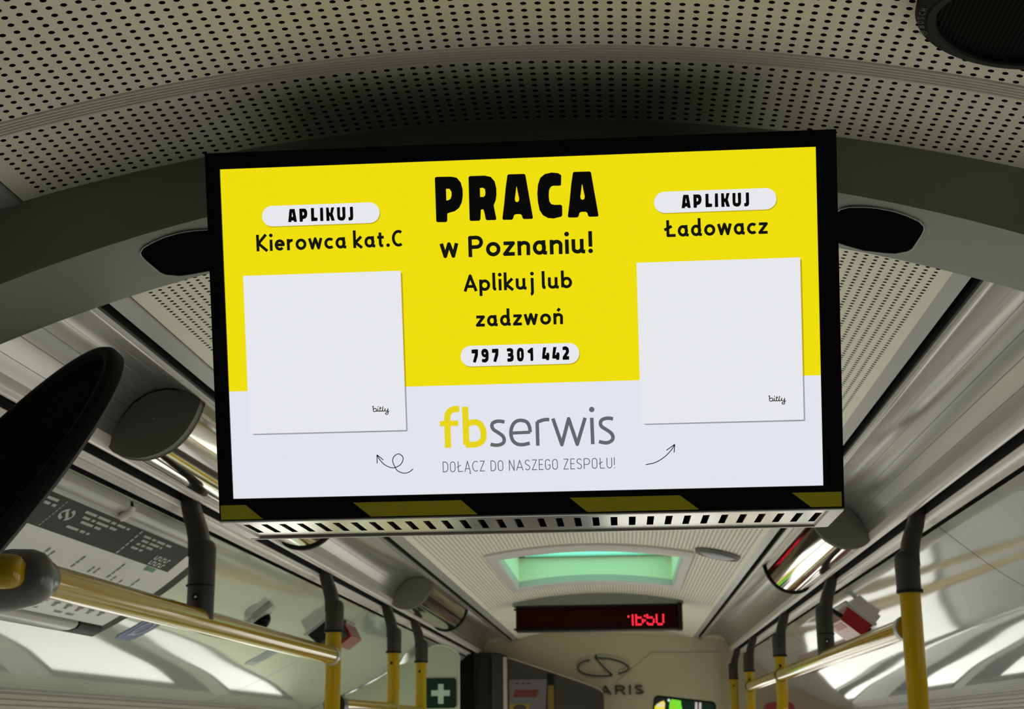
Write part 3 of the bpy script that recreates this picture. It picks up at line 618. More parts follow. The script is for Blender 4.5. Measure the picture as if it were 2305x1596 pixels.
s1 = [[[-15.1,-69.0],[-18.4,-68.3],[-21.6,-68.5],[-24.1,-69.8],[-24.6,-72.1],[-23.4,-74.5],[-20.3,-76.7],[-17.0,-79.2],[-15.8,-81.9],[-16.5,-84.5],[-19.5,-86.0],[-22.7,-86.1],[-26.1,-85.4]]]
se = [[[-10.3,-77.4],[3.8,-77.1],[3.3,-72.9],[1.6,-69.6],[-1.9,-68.2],[-5.5,-68.4],[-8.5,-70.6],[-10.4,-75.1],[-10.4,-79.9],[-8.9,-83.6],[-5.8,-85.8],[-1.6,-86.2],[3.2,-85.3]]]
sr = [[[9.1,-87.3],[9.2,-69.3]],[[9.2,-69.8],[12.1,-68.7],[15.3,-68.0],[18.2,-68.1]]]
sw = [[[20.9,-67.3],[27.0,-87.0],[32.6,-67.8],[38.4,-87.0],[44.8,-67.4]]]
si = [[[49.9,-87.2],[49.7,-67.5]]]
sdot = [[[49.9,-61.4]]]
s2 = [[[65.4,-68.8],[62.5,-68.2],[59.3,-68.4],[56.9,-69.6],[56.0,-71.6],[56.8,-74.2],[60.2,-76.6],[63.5,-79.1],[64.9,-81.6],[64.4,-84.4],[61.4,-86.2],[58.3,-86.3],[54.5,-85.3]]]
bitly = [[[-113.7,-55.2],[-113.4,-54.7],[-113.0,-54.9],[-113.1,-56.3],[-113.2,-57.6],[-113.0,-58.4],[-112.2,-58.7],[-111.2,-58.4],[-110.8,-57.6],[-110.9,-56.8],[-111.5,-56.3],[-112.1,-56.4],[-112.9,-56.9]],[[-111.2,-58.4],[-110.2,-58.4],[-109.8,-57.8],[-109.6,-56.3]],[[-109.6,-56.3],[-109.7,-57.8],[-109.4,-58.5],[-108.7,-58.5],[-108.2,-57.9],[-107.8,-55.1]],[[-108.5,-56.2],[-106.8,-56.2]],[[-108.0,-56.4],[-108.1,-57.9],[-107.8,-58.5],[-107.1,-58.5],[-106.4,-57.9],[-105.7,-54.9]],[[-105.9,-55.3],[-106.2,-57.7],[-105.9,-58.6],[-105.1,-58.5],[-104.6,-57.8],[-104.1,-56.4]],[[-104.1,-56.4],[-104.4,-57.6],[-104.0,-58.5],[-103.1,-58.5],[-102.4,-57.7],[-102.0,-56.5]],[[-102.0,-56.5],[-102.3,-58.5],[-102.1,-60.2],[-102.7,-61.0],[-103.6,-60.9],[-104.1,-60.4],[-103.8,-59.8],[-102.7,-59.4],[-101.1,-58.6]]]
bdot = [[[-109.5,-55.2]]]
bref = [[[-113.2,-58.7]]]
f2 = lambda u, v: S(u, v, -1.65)
def norm(L, x0=0, y0=80.6, s=33.4): return [((x - x0) / s, (y - y0) / s) for x, y in L]
NP, NPh = norm(HP, -61), norm(HPh, -61); NA, NAh = norm(HA, -11.9), norm(HAh, -11.9)
for x0, dx in ((-172.0, 0.0), (120.0, 292.0)):
    b = MB(); cap = 9.75; y = 84.6
    put = lambda L, x: [(x + p[0] * cap, y + p[1] * cap) for p in L]
    b.poly(put(NA, x0), f2, [put(NAh, x0)]); b.poly(put(NP, x0 + 8.7), f2, [put(NPh, x0 + 8.7)])
    for g in (aL, aI, aK, aU, aJ): b.poly([(p[0] + dx, p[1] + .1) for p in g[0]], f2)
    b.build('pill_lettering', S_BLK, pic)
b = MB()
for g in (D7, D9, D3, D0, D1, D4, D2): b.poly(g[0], f2, g[1:])
b.poly(sh_(D7[0], 15.2), f2); b.poly(sh_(D4[0], 7.5), f2)
b.build('pill_lettering', S_BLK, pic)
def strokes(b, L, w, smooth=True):
    for l in L: stroke_mesh(b, [tuple(p) for p in spline(l, 4)] if smooth and len(l) > 2 else [tuple(p) for p in l], w, f2)
b = MB(); strokes(b, sf[:1], 4.7); strokes(b, sf[1:], 4.0); strokes(b, sb[:1], 4.7); strokes(b, sb[1:], 4.5); lab(b.build('lettering', S_FBY, pic), 'yellow part of the company wordmark')
b = MB(); strokes(b, s1 + sr + si + s2, 2.65); strokes(b, [se[0][1:]], 2.65); strokes(b, [[se[0][0], se[0][1]]], 2.4); strokes(b, sw, 2.65, False)
b.poly([(sdot[0][0][0] + 2.0 * math.cos(q), sdot[0][0][1] + 2.0 * math.sin(q)) for q in np.linspace(0, 6.28, 25)[:-1]], f2)
lab(b.build('lettering', S_GRY, pic), 'grey part of the company wordmark')
for dx in (0.0, 293.55):
    b = MB()
    for l in bitly: stroke_mesh(b, [(p[0] + dx, p[1] - (.1 if dx else 0)) for p in spline(l, 4)], .58, f2)
    b.poly([(bdot[0][0][0] + dx + .42 * math.cos(q), bdot[0][0][1] + .36 * math.sin(q)) for q in np.linspace(0, 6.28, 13)[:-1]], f2)
    lab(b.build('lettering', S_DRK, pic), 'small script word in the card corner')
screen_text([('Kierowca kat.C', -196.7, -86.6, 63.7, 12.4, 2.15, dict(gap=.115, sp=.15))], S_DRK)
screen_text([('Ładowacz', 107.5, 182.0, 63.9, 12.4, 2.15, dict(gap=.115))], S_DRK)
screen_text([('w Poznaniu!', -58.8, 54.4, 54.1, 15.7, 2.75, dict(gap=.115, sp=.2))], S_DRK)
screen_text([('Aplikuj lub', -42.0, 38.2, 28.8, 12.5, 2.2, dict(gap=.12, sp=.18))], S_DRK)
screen_text([('zadzwoń', -33.9, 30.6, 2.4, 12.2, 2.2, dict(gap=.125))], S_DRK)
screen_text([('DOŁĄCZ DO NASZEGO ZESPOŁU!', -62.4, 65.8, -105.5, 8.0, .62, dict(gap=.17, sp=.22))], S_LGR)
AL = [[(-84.72, -102.42), (-87.96, -104.71), (-91.95, -105.4), (-96.41, -103.61), (-98.55, -100.17), (-99.88, -96.19), (-98.85, -92.83), (-95.39, -90.88), (-92.3, -92.99), (-92.42, -96.37), (-95.14, -99.69), (-100.29, -101.26), (-105.86, -98.87), (-109.68, -94.82), (-111.59, -91.16)], [(-111.71, -97.6), (-111.59, -91.16)], [(-111.59, -91.16), (-106.87, -95.23)]]
AR = [[(88.49, -103.4), (95.39, -102.01), (102.12, -98.27), (107.78, -92.84), (110.32, -88.78)], [(104.14, -93.08), (110.32, -88.78)], [(110.32, -88.78), (109.6, -94.89)]]
for A_ in (AL, AR):
    b = MB()
    for i, l in enumerate(A_): stroke_mesh(b, [tuple(p) for p in spline(l, 5)] if i == 0 else l, .62, lambda u, v: S(u, v, -1.65))
    b.build('arrow', S_DRK, pic)

# ------------------------------------------------------------------ loudspeakers
t = thing('loudspeaker', 'round black ceiling loudspeaker with mesh grille on the perforated ceiling', 'loudspeaker', (.2706, .8995, zceil(.2706)), 'black loudspeakers')
c0 = np.array([.2655, .8860, zceil(.2655) - .0045]); sl = -2 * CK * (.2655 - CXC); nn = np.array([sl, 0, -1.0]); nn /= np.linalg.norm(nn)
nn = -np.array([-sl, 0, 1.0]) / math.hypot(sl, 1)
b = MB(); b.lathe([(.0632, -.006), (.0632, .004), (.0618, .0068), (.0575, .0085), (.0560, .0085), (.0545, .0100), (.0505, .0100), (.0492, .0085), (.0488, .0040)], c0, nn, 72)
rim_ = b.build('rim', BLACKM, t, smooth=True, angle=35)
b = MB(); ax = np.array([1, 0, sl]) / math.hypot(1, sl); ay = np.array([0, 1, 0])
prof_n = 64
V = []; F = []
for i in range(prof_n + 1):
    u = -1 + 2 * i / prof_n
    for j in range(25):
        v = -1 + 2 * j / 24; rr = .0488; x = u * rr; y = v * math.sqrt(max(0, rr * rr - x * x))
        V.append(c0 + ax * x + ay * y + nn * (.0052 + (.0009 if i % 2 else 0)))
for i in range(prof_n):
    for j in range(24): F.append((i * 25 + j, i * 25 + j + 1, (i + 1) * 25 + j + 1, (i + 1) * 25 + j))
b.add(V, F); b.build('mesh_grille', MESHB, t)
b = MB()
def rimpos(phi, u, v):      # letters run round the rim, tops outwards
    q = math.radians(phi); ro = np.array([-math.cos(q), math.sin(q)]); tg = np.array([-math.sin(q), -math.cos(q)]); p = ro * (.0589 + v) + tg * u
    return tuple(c0 + ax * p[0] + ay * p[1] + nn * .0093)
for i, c in enumerate('BOSCH'):
    L, D, gw = glyph(c, .08, .08)
    for l in L: stroke_mesh(b, [((p[0] - .27) * .0068, (p[1] - .5) * .0042) for p in l], .0007, lambda u, v, a=17.5 - i * 5.6: rimpos(a, u, v))
for l in (arc(0, 0, .0028, .0022, 0, 360, 16), [(-.0013, -.001), (-.0013, .001)], [(.0013, -.001), (.0013, .001)], [(-.0013, 0), (.0013, 0)]): stroke_mesh(b, l, .0006, lambda u, v: rimpos(25.5, u, v))
b.build('rim_lettering', mat('grey_rim_print', (.05, .05, .05), .5), rim_)

# big oval loudspeaker hanging on the left
OC = np.array([-.6632, 1.36, .1774]); la = np.array([math.cos(.8427), 0, math.sin(.8427)]); th = .8372
on = np.array([-la[2] * math.sin(th), -math.cos(th), la[0] * math.sin(th)]); sa_ = np.cross(on, la)
OA, OB, OT = .2601, .1276, .022
t = thing('loudspeaker', 'large black oval loudspeaker seen edge-on at the left edge, under the roof arch', 'loudspeaker', tuple(OC), 'black loudspeakers')
def ring(k, w, n=96): return [OC + la * (OA - (1 - k) * OB) * math.cos(a) + sa_ * OB * k * math.sin(a) + on * w for a in np.linspace(0, 2 * math.pi, n + 1)[:-1]]
def loft(b, rings, capa=False, capb=False):
    n = len(rings[0]); V = [p for r in rings for p in r]; F = []
    for i in range(len(rings) - 1):
        for j in range(n): F.append((i * n + j, i * n + (j + 1) % n, (i + 1) * n + (j + 1) % n, (i + 1) * n + j))
    if capa: F.append(tuple(range(n)))
    if capb: F.append(tuple((len(rings) - 1) * n + j for j in range(n)))
    b.add(V, F)
b = MB(); loft(b, [ring(.80, -OT), ring(.93, -OT + .003), ring(1.0, -.013), ring(1.0, -.003), ring(.975, .001), ring(.93, .002), ring(.90, .001), ring(.885, -.006)], True)
b.build('shell', BLACKM, t, smooth=True, angle=50)
b = MB(); rr_ = []
for i in range(13): rr_.append(ring(.885 - i * .066, -.006 + .0012 * (i % 2)))
loft(b, rr_, False, True); b.build('mesh_grille', MESHB, t, smooth=False)
b = MB(); b.tube([tuple(OC - on * OT * .9 - la * .02), tuple(OC - on * .07 - la * .02 + np.array([-.03, .03, .02])), (XC - .640, 1.47, .30), (XC - .612, 1.47, .398)], .012, 12); b.build('mount_arm', BLACKM, t, smooth=True)

# ------------------------------------------------------------------ half-round duct lamps
LAMP = [(.470, .4370), (.4735, .422), (.480, .406), (.490, .390), (.503, .3765), (.520, .3665), (.540, .3615), (.560, .3630), (.575, .3690), (.5835, .3790)]
def lamp(sg, y0, y1, label):
    t = thing('duct_lamp', label, 'lamp', (XC + sg * .53, y0, .37), 'half-round lamps on the air ducts')
    lp = [tuple(p) for p in spline(LAMP, 5)]
    cove = [(.571, .405), (.554, .427), (.534, .4400), (.513, .4440), (.492, .4420)]
    cen = np.array([.527, .408])
    grow = lambda k: [tuple(cen + (np.array(p) - cen) * k) for p in lp]
    X = lambda L: [(XC + sg * d, z) for d, z in L]
    b = MB(); b.extrudeY(X(lp), y0, y1); b.build('reflector', CHROME, t, smooth=True, angle=60)
    b = MB(); cp = X(grow(1.06) + cove); b.extrudeY(cp, y0 - .018, y0 + .004, closed=True); 
    cap = b.build('end_cap', CAPG, t)
    bv = cap.modifiers.new('soft_edge', 'BEVEL'); bv.width = .004; bv.segments = 3; bv.limit_method = 'ANGLE'
    b = MB(); b.lathe([(0, .0022), (.0022, .002), (.0032, 0), (.0032, -.002)], (XC + sg * .527, y0 - .018, .408), (0, -1, 0), 16); lab(b.build('screw', STEEL, cap, smooth=True), 'small bright screw')
    b = MB(); r0, r1 = X(grow(1.0)), X(grow(1.10)); n = len(r0); V = []
    for y in (y1 - .004, y1 + .010): V += [(p[0], y, p[1]) for p in r0] + [(p[0], y, p[1]) for p in r1]
    F = []
    for i in range(n - 1): F += [(i, i + 1, n + i + 1, n + i), (n + i, n + i + 1, 3 * n + i + 1, 3 * n + i), (2 * n + i, 3 * n + i, 3 * n + i + 1, 2 * n + i + 1), (i, 2 * n + i, 2 * n + i + 1, i + 1)]
    b.add(V, F); b.build('end_ring', BLACKM, t)
lamp(-1, 1.875, 2.87, 'nearest half-round chrome lamp on the left duct, grey cap with bright screw')
lamp(-1, 4.31, 5.29, 'farther half-round lamp on the left duct, beyond the hanging screen')
lamp(1, 3.03, 4.03, 'chrome half-round lamp on the right duct with bright reflections')

# ------------------------------------------------------------------ grab poles and handrails
DP = .590; PR = .0182; PX = lambda sg: XC + sg * DP
def bracket_mesh(sg, y, zbot):
    px = PX(sg); b = MB(); k = .024 * sg
    path = spline([(px + k, y, .400), (px + k * .98, y, .382), (px + k * .86, y, .362), (px + k * .62, y, .343), (px + k * .38, y, .326), (px + k * .24, y, .310), (px + k * .20, y, .294), (px + k * .20, y, .280)], 4)
    pr = [(.5 * math.copysign(abs(math.cos(a)) ** .55, math.cos(a)), .5 * math.copysign(abs(math.sin(a)) ** .55, math.sin(a))) for a in np.linspace(0, 2 * math.pi, 33)[:-1]]
    n = len(path)
    b.sweep([tuple(p) for p in path], pr, scale=[(.036, .025 + .007 * min(1, i / (n * .6))) for i in range(n)], up=(0, 1, 0))
    # sleeve round the tube with a shoulder on the aisle side
    c = px - sg * .0012
    b.tube([(c, y, .3085), (c, y, .3065), (c, y, .302), (c, y, .294), (c, y, zbot)], PR + .0036, 28, scale=[.50, .72, .90, 1, .98], up=(0, 1, 0))
    b.box((px + k - .015, y - .022, .376), (px + k + .012, y + .022, .401))
    return b
def pole(sg, y, label, bend=0.0, dot=True):
    px = PX(sg); t = thing('grab_pole', label, 'grab pole', (px, y, -Z0), 'yellow vertical grab poles')
    b = MB()
    if bend: P = [tuple(p) for p in spline([(px, y, .236), (px, y, .10), (px - sg * .004, y, .06), (px - sg * bend * .5, y, .0), (px - sg * bend, y, -.12), (px - sg * bend, y, -.9), (px - sg * bend, y, -Z0)], 6)]
    else: P = [(px, y, .236), (px, y, -Z0)]
    b.tube(P, PR, 28); b.build('tube', YEL, t, smooth=True)
    br = bracket_mesh(sg, y, .238).build('top_bracket', BRK, t, smooth=True, angle=45)
    b = MB(); b.tube([(px, y, .2340), (px, y, .2400)], PR + .0050, 28); b.build('rubber_ring', BLACKM, br, smooth=True)
    if dot: b = MB(); b.lathe([(0, .0010), (.0042, .0008), (.0045, -.001)], (px - .003, y - PR, .205), (0, -1, 0), 14); b.build('screw', BLACKM, t, smooth=True)
    b = MB(); b.lathe([(PR + .012, .004), (PR + .012, .0), (PR, .014)], (px - sg * bend, y, -Z0 + .002), (0, 0, 1), 24); b.build('foot_flange', BRK, t, smooth=True)
pole(-1, 3.44, 'nearest yellow pole on the left, with the handrail ending at it', dot=False)
pole(-1, 4.36, 'middle one of the three yellow poles on the left')
pole(-1, 4.965, 'farthest yellow pole on the left, beside the green first aid sign', .012)
pole(1, 2.665, 'nearest yellow pole on the right, its grey sleeve just right of the screen corner', dot=False)
pole(1, 4.91, 'yellow pole on the right that the handrail passes halfway along', .018)
pole(1, 6.12, 'yellow pole on the right where the far end of the handrail stops')
pole(1, 7.00, 'farthest orange-yellow pole on the right, in front of the cream bulkhead')
def collar(b, p, ax, r, l): b.tube([tuple(np.array(p) - np.array(ax) * l / 2), tuple(np.array(p) + np.array(ax) * l / 2)], r, 24)
def hanger(sg, y, zbar, parent):
    b = bracket_mesh(sg, y, zbar + .002); px = PX(sg)
    ang = np.linspace(0, 2 * math.pi, 25)
    hg = b.build('hanger_bracket', BRK, parent, smooth=True, angle=45)
    b = MB(); b.tube([(px, y, .2335), (px, y, .2365)], PR + .0046, 24); b.build('band', BLACKM, hg, smooth=True)
    b = MB(); b.lathe([(.006, .0014), (.0055, .0022), (.0035, .0022), (.003, .0)], (px - .001, y - PR - .0032, .216), (0, -1, 0), 18); b.build('screw_ring', BLACKM, hg, smooth=True)
    b = MB(); b.lathe([(0, .0016), (.002, .0012), (.003, 0)], (px - .001, y - PR - .0032, .216), (0, -1, 0), 14); b.build('screw', STEEL, hg, smooth=True)
ZR = .180
t = thing('handrail', 'yellow handrail on the left running from the grey corner joint to the nearest left pole', 'handrail', (PX(-1), 2.5, ZR), 'yellow handrails')
RR = .0198
b = MB(); b.tube([(PX(-1), 1.66, ZR), (PX(-1), 3.418, ZR)], RR, 32); b.build('tube', YEL, t, smooth=True)
hanger(-1, 2.325, ZR, t)
b = MB(); collar(b, (PX(-1), 3.405, ZR), (0, 1, 0), RR + .002, .028); b.build('end_clip', EDGE, t, smooth=True)
# grey elbow joint with the cross bar going out to the wall
JX, JY = PX(-1), 1.63
b = MB(); pr = [(math.cos(a), math.sin(a)) for a in np.linspace(0, 2 * math.pi, 33)[:-1]]
P_ = [(JX - .150, 1.632, ZR - .016), (JX - .090, 1.632, ZR - .012), (JX - .045, 1.632, ZR - .008), (JX - .015, 1.632, ZR - .004), (JX + .008, 1.632, ZR - .002), (JX + .020, 1.632, ZR - .001), (JX + .027, 1.633, ZR), (JX + .0305, 1.634, ZR)]
b.sweep(P_, pr, scale=[(.024, .026), (.026, .030), (.028, .0345), (.029, .0350), (.0285, .0320), (.026, .0265), (.020, .018), (.010, .008)], up=(0, 1, 0))
b.tube([(JX, 1.645, ZR), (JX, 1.672, ZR), (JX, 1.676, ZR)], .0232, 28, scale=[1, 1, .93])
b.build('corner_joint', mat('grey_joint', (.085, .08, .07), .28), t, smooth=True, angle=60)
t = thing('cross_bar', 'short yellow cross bar entering the grey corner joint from the left edge', 'handrail', (JX - .12, 1.598, ZR), 'yellow handrails')
b = MB(); xe = JX + .0075; zc_ = ZR + .0015
b.tube([(XC - .90, 1.598, zc_), (xe - .016, 1.598, zc_), (xe - .008, 1.598, zc_), (xe - .003, 1.598, zc_), (xe, 1.598, zc_)], .0198, 32, scale=[1, 1, .93, .80, .55], up=(0, 0, 1)); b.build('tube', YEL, t, smooth=True)
t = thing('handrail', 'yellow handrail on the right running away from the nearest right pole', 'handrail', (PX(1), 4.4, ZR), 'yellow handrails')
for ya_, yb_ in ((2.690, 4.886), (4.934, 6.098)):
    b = MB(); b.tube([(PX(1) - .002, ya_, ZR - .004), (PX(1) - .002, yb_, ZR - .004)], RR, 32); b.build('tube', YEL, t, smooth=True)
hanger(1, 3.79, ZR, t)
b = MB(); collar(b, (PX(1) - .002, 2.706, ZR - .004), (0, 1, 0), RR + .003, .03); b.build('end_clip', EDGE, t, smooth=True)
b = MB(); collar(b, (PX(1) - .002, 4.880, ZR - .004), (0, 1, 0), RR + .0018, .012); b.build('pole_clip', BRK, t, smooth=True)
b = MB(); collar(b, (PX(1) - .002, 6.086, ZR - .004), (0, 1, 0), RR + .002, .022); b.build('end_clip', BRK, t, smooth=True)
t = thing('handrail', 'lower yellow handrail on the left between the nearest and the farthest left pole', 'handrail', (PX(-1), 4.2, .072), 'yellow handrails')
for ya_, yb_ in ((3.50, 4.336), (4.384, 4.942)):
    b = MB(); b.tube([(PX(-1), ya_, .070), (PX(-1), yb_, .073)], RR, 28); b.build('tube', YEL, t, smooth=True)
b = MB(); b.sweep([(PX(-1), 3.462, .070), (PX(-1), 3.495, .070), (PX(-1), 3.53, .070)], pr, scale=[.0255, .025, .022], up=(0, 0, 1)); b.build('end_joint', BRK, t, smooth=True)
b = MB(); collar(b, (PX(-1), 4.326, .0725), (0, 1, 0), RR + .002, .016); b.build('pole_clip', EDGE, t, smooth=True)

# ------------------------------------------------------------------ things on the left panel
def onpanel(sg, off):  return lambda d, y: pt(sg, d, y, off)
def band(b, sg, d0, d1, y0, y1, off, th=.0, n=10, mi=0, ny=1):
    V = []; ds = np.linspace(d0, d1, n + 1)
    for y in np.linspace(y0, y1, ny + 1):
        for d in ds: V.append(pt(sg, d, y, off))
    k = n + 1; F = [(i * k + j, i * k + j + 1, (i + 1) * k + j + 1, (i + 1) * k + j) for i in range(ny) for j in range(n)]
    b.add(V, F, mi)
    if th:
        for (a_, c_) in ((y0, None), (y1, None)):
            V = [pt(sg, d, a_, off) for d in ds] + [pt(sg, d, a_, off - th) for d in ds]; b.add(V, [(j, j + 1, k + j + 1, k + j) for j in range(n)], mi)
        for d in (d0, d1):
            b.add([pt(sg, d, y0, off), pt(sg, d, y1, off), pt(sg, d, y1, off - th), pt(sg, d, y0, off - th)], [(0, 1, 2, 3)], mi)
t = thing('information_board', 'information board with charcoal header and white sheet in a dark frame on the left panel', 'notice board', pt(-1, .80, 2.1))
b = MB(); band(b, -1, .670, .888, 1.66, 2.665, .006, .006, 14); fb_ = b.build('frame', FRAMEM, t, smooth=True, angle=30)
b = MB(); band(b, -1, .672, .853, 1.68, 2.612, .0085, .0025, 14); sh = b.build('sheet', WHITEP, t, smooth=True, angle=30)
b = MB(); band(b, -1, .677, .7215, 1.69, 2.552, .0092, 0, 6)
hd = b.build('header', DKHEAD, sh, smooth=True)
b = MB(); rng = np.random.RandomState(4)
def words(b, d, y0, y1, hgt, lo=.012, hi=.05, gap=.008, off=.0097):
    y = y0
    while y < y1 - .008:
        l = min(rng.uniform(lo, hi), y1 - y); band(b, -1, d, d + hgt, y, y + l, off, 0, 1); y += l + gap
for k, (d, a_, c_) in enumerate(((.700, 1.83, 1.98), (.7065, 1.85, 1.985), (.713, 1.86, 1.95), (.722, 1.84, 1.91), (.6995, 2.08, 2.285), (.7065, 2.09, 2.24), (.713, 2.10, 2.18), (.724, 2.075, 2.165), (.700, 2.345, 2.50), (.7065, 2.355, 2.46), (.713, 2.35, 2.43), (.720, 2.345, 2.40), (.700, 1.70, 1.82), (.708, 1.70, 1.80), (.716, 1.70, 1.78))): words(b, d - .0175, a_ - .045, c_ - .045, .0034)
for i in range(6): band(b, -1, .679 + i * .0071, .679 + i * .0071 + .005, 2.272, 2.279, .0097, 0, 1)
for i in range(9): band(b, -1, .681 + i * .0044, .681 + i * .0044 + .003, 1.955, 1.9575, .0097, 0, 1)
b.build('header_print', LTXT, sh); b = MB()
stroke_mesh(b, arc(.6955, 1.995, .0065, .020, 20, 170, 10), .004, onpanel(-1, .0097)); stroke_mesh(b, arc(.6955, 1.995, .0065, .022, 200, 350, 10), .004, onpanel(-1, .0097)); stroke_mesh(b, [(.6915, 1.985), (.6995, 2.005)], .004, onpanel(-1, .0097))
b.build('header_logo', LTXT, sh)
b = MB()
for j in range(2):
    for i in range(6): 
        y = 2.432 + i * .0130; d = .7025 + j * .0095; band(b, -1, d, d + .007, y, y + .003, .0097, 0, 1); band(b, -1, d + (0 if i % 2 else .005), d + (.002 if i % 2 else .007), y, y + .009, .0097, 0, 1)
b.build('header_block', mat('white_print', (.6, .6, .58), .5), sh)
b = MB(); band(b, -1, .7228, .7298, 2.445, 2.495, .0093, 0, 1); b.build('green_tab', GREENP, sh)
b = MB()
for y, d0, d1 in ((2.060, .7425, .753), (2.082, .7445, .754), (2.190, .738, .760), (2.262, .749, .7605), (2.285, .748, .7585), (2.350, .731, .7595), (2.377, .753, .762), (2.416, .7555, .764), (2.475, .746, .764), (2.13, .77, .79), (2.21, .775, .80), (2.30, .78, .80)):
    d = d0
    while d < d1: l = rng.uniform(.003, .008); band(b, -1, d, min(d + l, d1), y, y + .007, .0092, 0, 2); d += l + .0015
for y in np.arange(1.74, 2.52, .052):
    band(b, -1, .822, .833, y, y + .012, .0092, 0, 2); band(b, -1, .823, .826, y - .008, y + .018, .0092, 0, 1)
    if int(y * 100) % 3: band(b, -1, .840, .844, y - .012, y + .02, .0092, 0, 1)
b.build('timetable_print', DTXT, sh)
for k_, (y0_, y1_) in enumerate(((1.66, 2.14), (2.155, 2.53))):
    b = MB(); P = [(.651, .003), (.653, .009), (.657, .0125), (.662, .0120), (.667, .008), (.671, .0075), (.675, .0105), (.677, .006)]
    b.extrudeY([(lambda q: (q[0], q[2]))(pt(-1, d, 0, o_)) for d, o_ in P], y0_, y1_); b.build('clip_rail', EDGE, t, smooth=True)
for y in (2.147, 2.536):
    b = MB(); b.tube([pt(-1, .654, y, .010), pt(-1, .662, y, .014), pt(-1, .674, y, .011)], .007, 10); b.build('rail_clip', BEADM, t, smooth=True)
for y0_, y1_ in ((1.66, 2.50), (2.51, 2.62)):
    b = MB(); P = [(.855, .006), (.857, .012), (.863, .015), (.874, .013), (.884, .008), (.889, .004)]
    b.extrudeY([(lambda q: (q[0], q[2]))(pt(-1, d, 0, o_)) for d, o_ in P], y0_, y1_); b.build('lower_rail', FRAMEM if y0_ > 2 else EDGE, t, smooth=True)

def sticker(y0, y1, d0, d1, m, label):
    b = MB(); pts = pill(d0, d1, y0, y1); 
    rr = [(d0, y0), (d0, y1), (d1 - .008, y1), (d1, y1 - .02), (d1, y0 + .02), (d1 - .008, y0)]
    t = thing('sticker', label, 'sticker', pt(-1, (d0 + d1) / 2, (y0 + y1) / 2), 'blue stickers on the left panel')
    band(b, -1, d0, d1 - .006, y0, y1, .0012, .0012, 10); band(b, -1, d1 - .006, d1, y0 + .010, y1 - .010, .0012, .0012, 2); b.build('film', m, t)
    b = MB(); c = ((d0 + d1) / 2 - .006, (y0 + y1) / 2)
    stroke_mesh(b, arc(c[0], c[1], .021, .027, 0, 330, 20), .005, onpanel(-1, .0020)); stroke_mesh(b, [(c[0] + .006, c[1] - .012), (c[0] + .020, c[1] - .004), (c[0] + .024, c[1] - .022)], .005, onpanel(-1, .0020))
    b.build('pictogram', mat('faded_sticker_print', (.34, .38, .46), .4), t)
sticker(2.780, 2.885, .818, .886, BLUE, 'blue sticker on the left panel just past the information board')
sticker(3.80, 3.905, .826, .893, PBLUE, 'pale blue sticker on the left panel below the camera dome')
# camera dome
pc = np.array(pt(-1, .752, 3.36, 0)); nrm = np.array(pt(-1, .752, 3.36, .01)) - pc; nrm /= np.linalg.norm(nrm)
t = thing('camera_dome', 'small surveillance dome with black lens on the left panel above the handrail', 'camera', tuple(pc))
b = MB(); b.lathe([(.040, -.004), (.040, .004), (.036, .008), (.026, .011), (.025, .010)], pc, nrm, 36); b.build('base', EDGE, t, smooth=True)
b = MB(); b.lathe([(.026 * math.cos(a), .010 + .022 * math.sin(a)) for a in np.linspace(0, math.pi / 2, 10)], pc, nrm, 32); b.build('dome', BLACKG, t, smooth=True)
b = MB(); yv = np.array([0, 1, 0]); tv = np.cross(yv, nrm); 
b.box((-.05, -.012, 0), (.0, .012, .012), M=np.array([tv, yv, nrm]).T, o=pc - yv * .045); b.build('side_cover', EDGE, t)
# emergency hammers
def hammer(sg, y0, y1, d0, d1, label, blk):
    cpt = np.array(pt(sg, (d0 + d1) / 2, y0, 0)); t = thing('emergency_hammer', label, 'hammer', tuple(cpt), 'emergency hammers in wall holders')
    b = MB(); band(b, sg, d0 - .01, d1 + .004, y0 - .02, y1 - .03, .004, .004, 3); b.build('shade_plate', EDGE, t)  # grey plate stands in for the soft shadow and reflection behind the hammer
    yl = y0 + (y1 - y0) * .55
    def blockm(da, db, ya, yb, h0, h1):
        V = [pt(sg, da, ya, h0), pt(sg, db, ya, h0), pt(sg, db, yb, h0), pt(sg, da, yb, h0), pt(sg, da + .006, ya + .008, h1), pt(sg, db - .006, ya + .008, h1), pt(sg, db - .006, yb - .008, h1), pt(sg, da + .006, yb - .008, h1)]
        return V, [(0, 3, 2, 1), (4, 5, 6, 7), (0, 1, 5, 4), (1, 2, 6, 5), (2, 3, 7, 6), (3, 0, 4, 7)]
    if blk:
        b = MB(); b.add(*blockm(d0, d1, y0, yl, .004, .040)); b.build('holder', BLACKM, t)
        b = MB(); b.add(*blockm(d0 - .004, d1 - .012, yl - .01, y1, .006, .046)); b.build('head', RED, t)
    else:
        b = MB(); b.add(*blockm(d0, d1, y0, y1, .004, .042)); hb_ = b.build('holder', RED, t)
        b = MB(); band(b, sg, d0 + .012, d0 + .026, y0 + .05, y1 - .08, .0425, .001, 2); b.build('label_strip', REDW, hb_)
        b = MB(); band(b, sg, d1 - .008, d1 + .004, y0 + .03, y0 + .10, .034, .026, 2); b.build('clasp', BLACKM, t)
    b = MB(); b.tube([pt(sg, d0 + .01, y0 + .02, .03), pt(sg, d0 - .012, y0 + .02, .034), pt(sg, d0 - .016, y0 + .05, .03)], .006, 10); b.build('tip', BLACKM, t, smooth=True)
hammer(-1, 3.92, 4.30, .700, .755, 'emergency hammer with black holder and red head behind the nearest left pole', True)
hammer(1, 4.00, 4.28, .682, .745, 'red emergency hammer box on the right panel beside the handrail hanger', False)

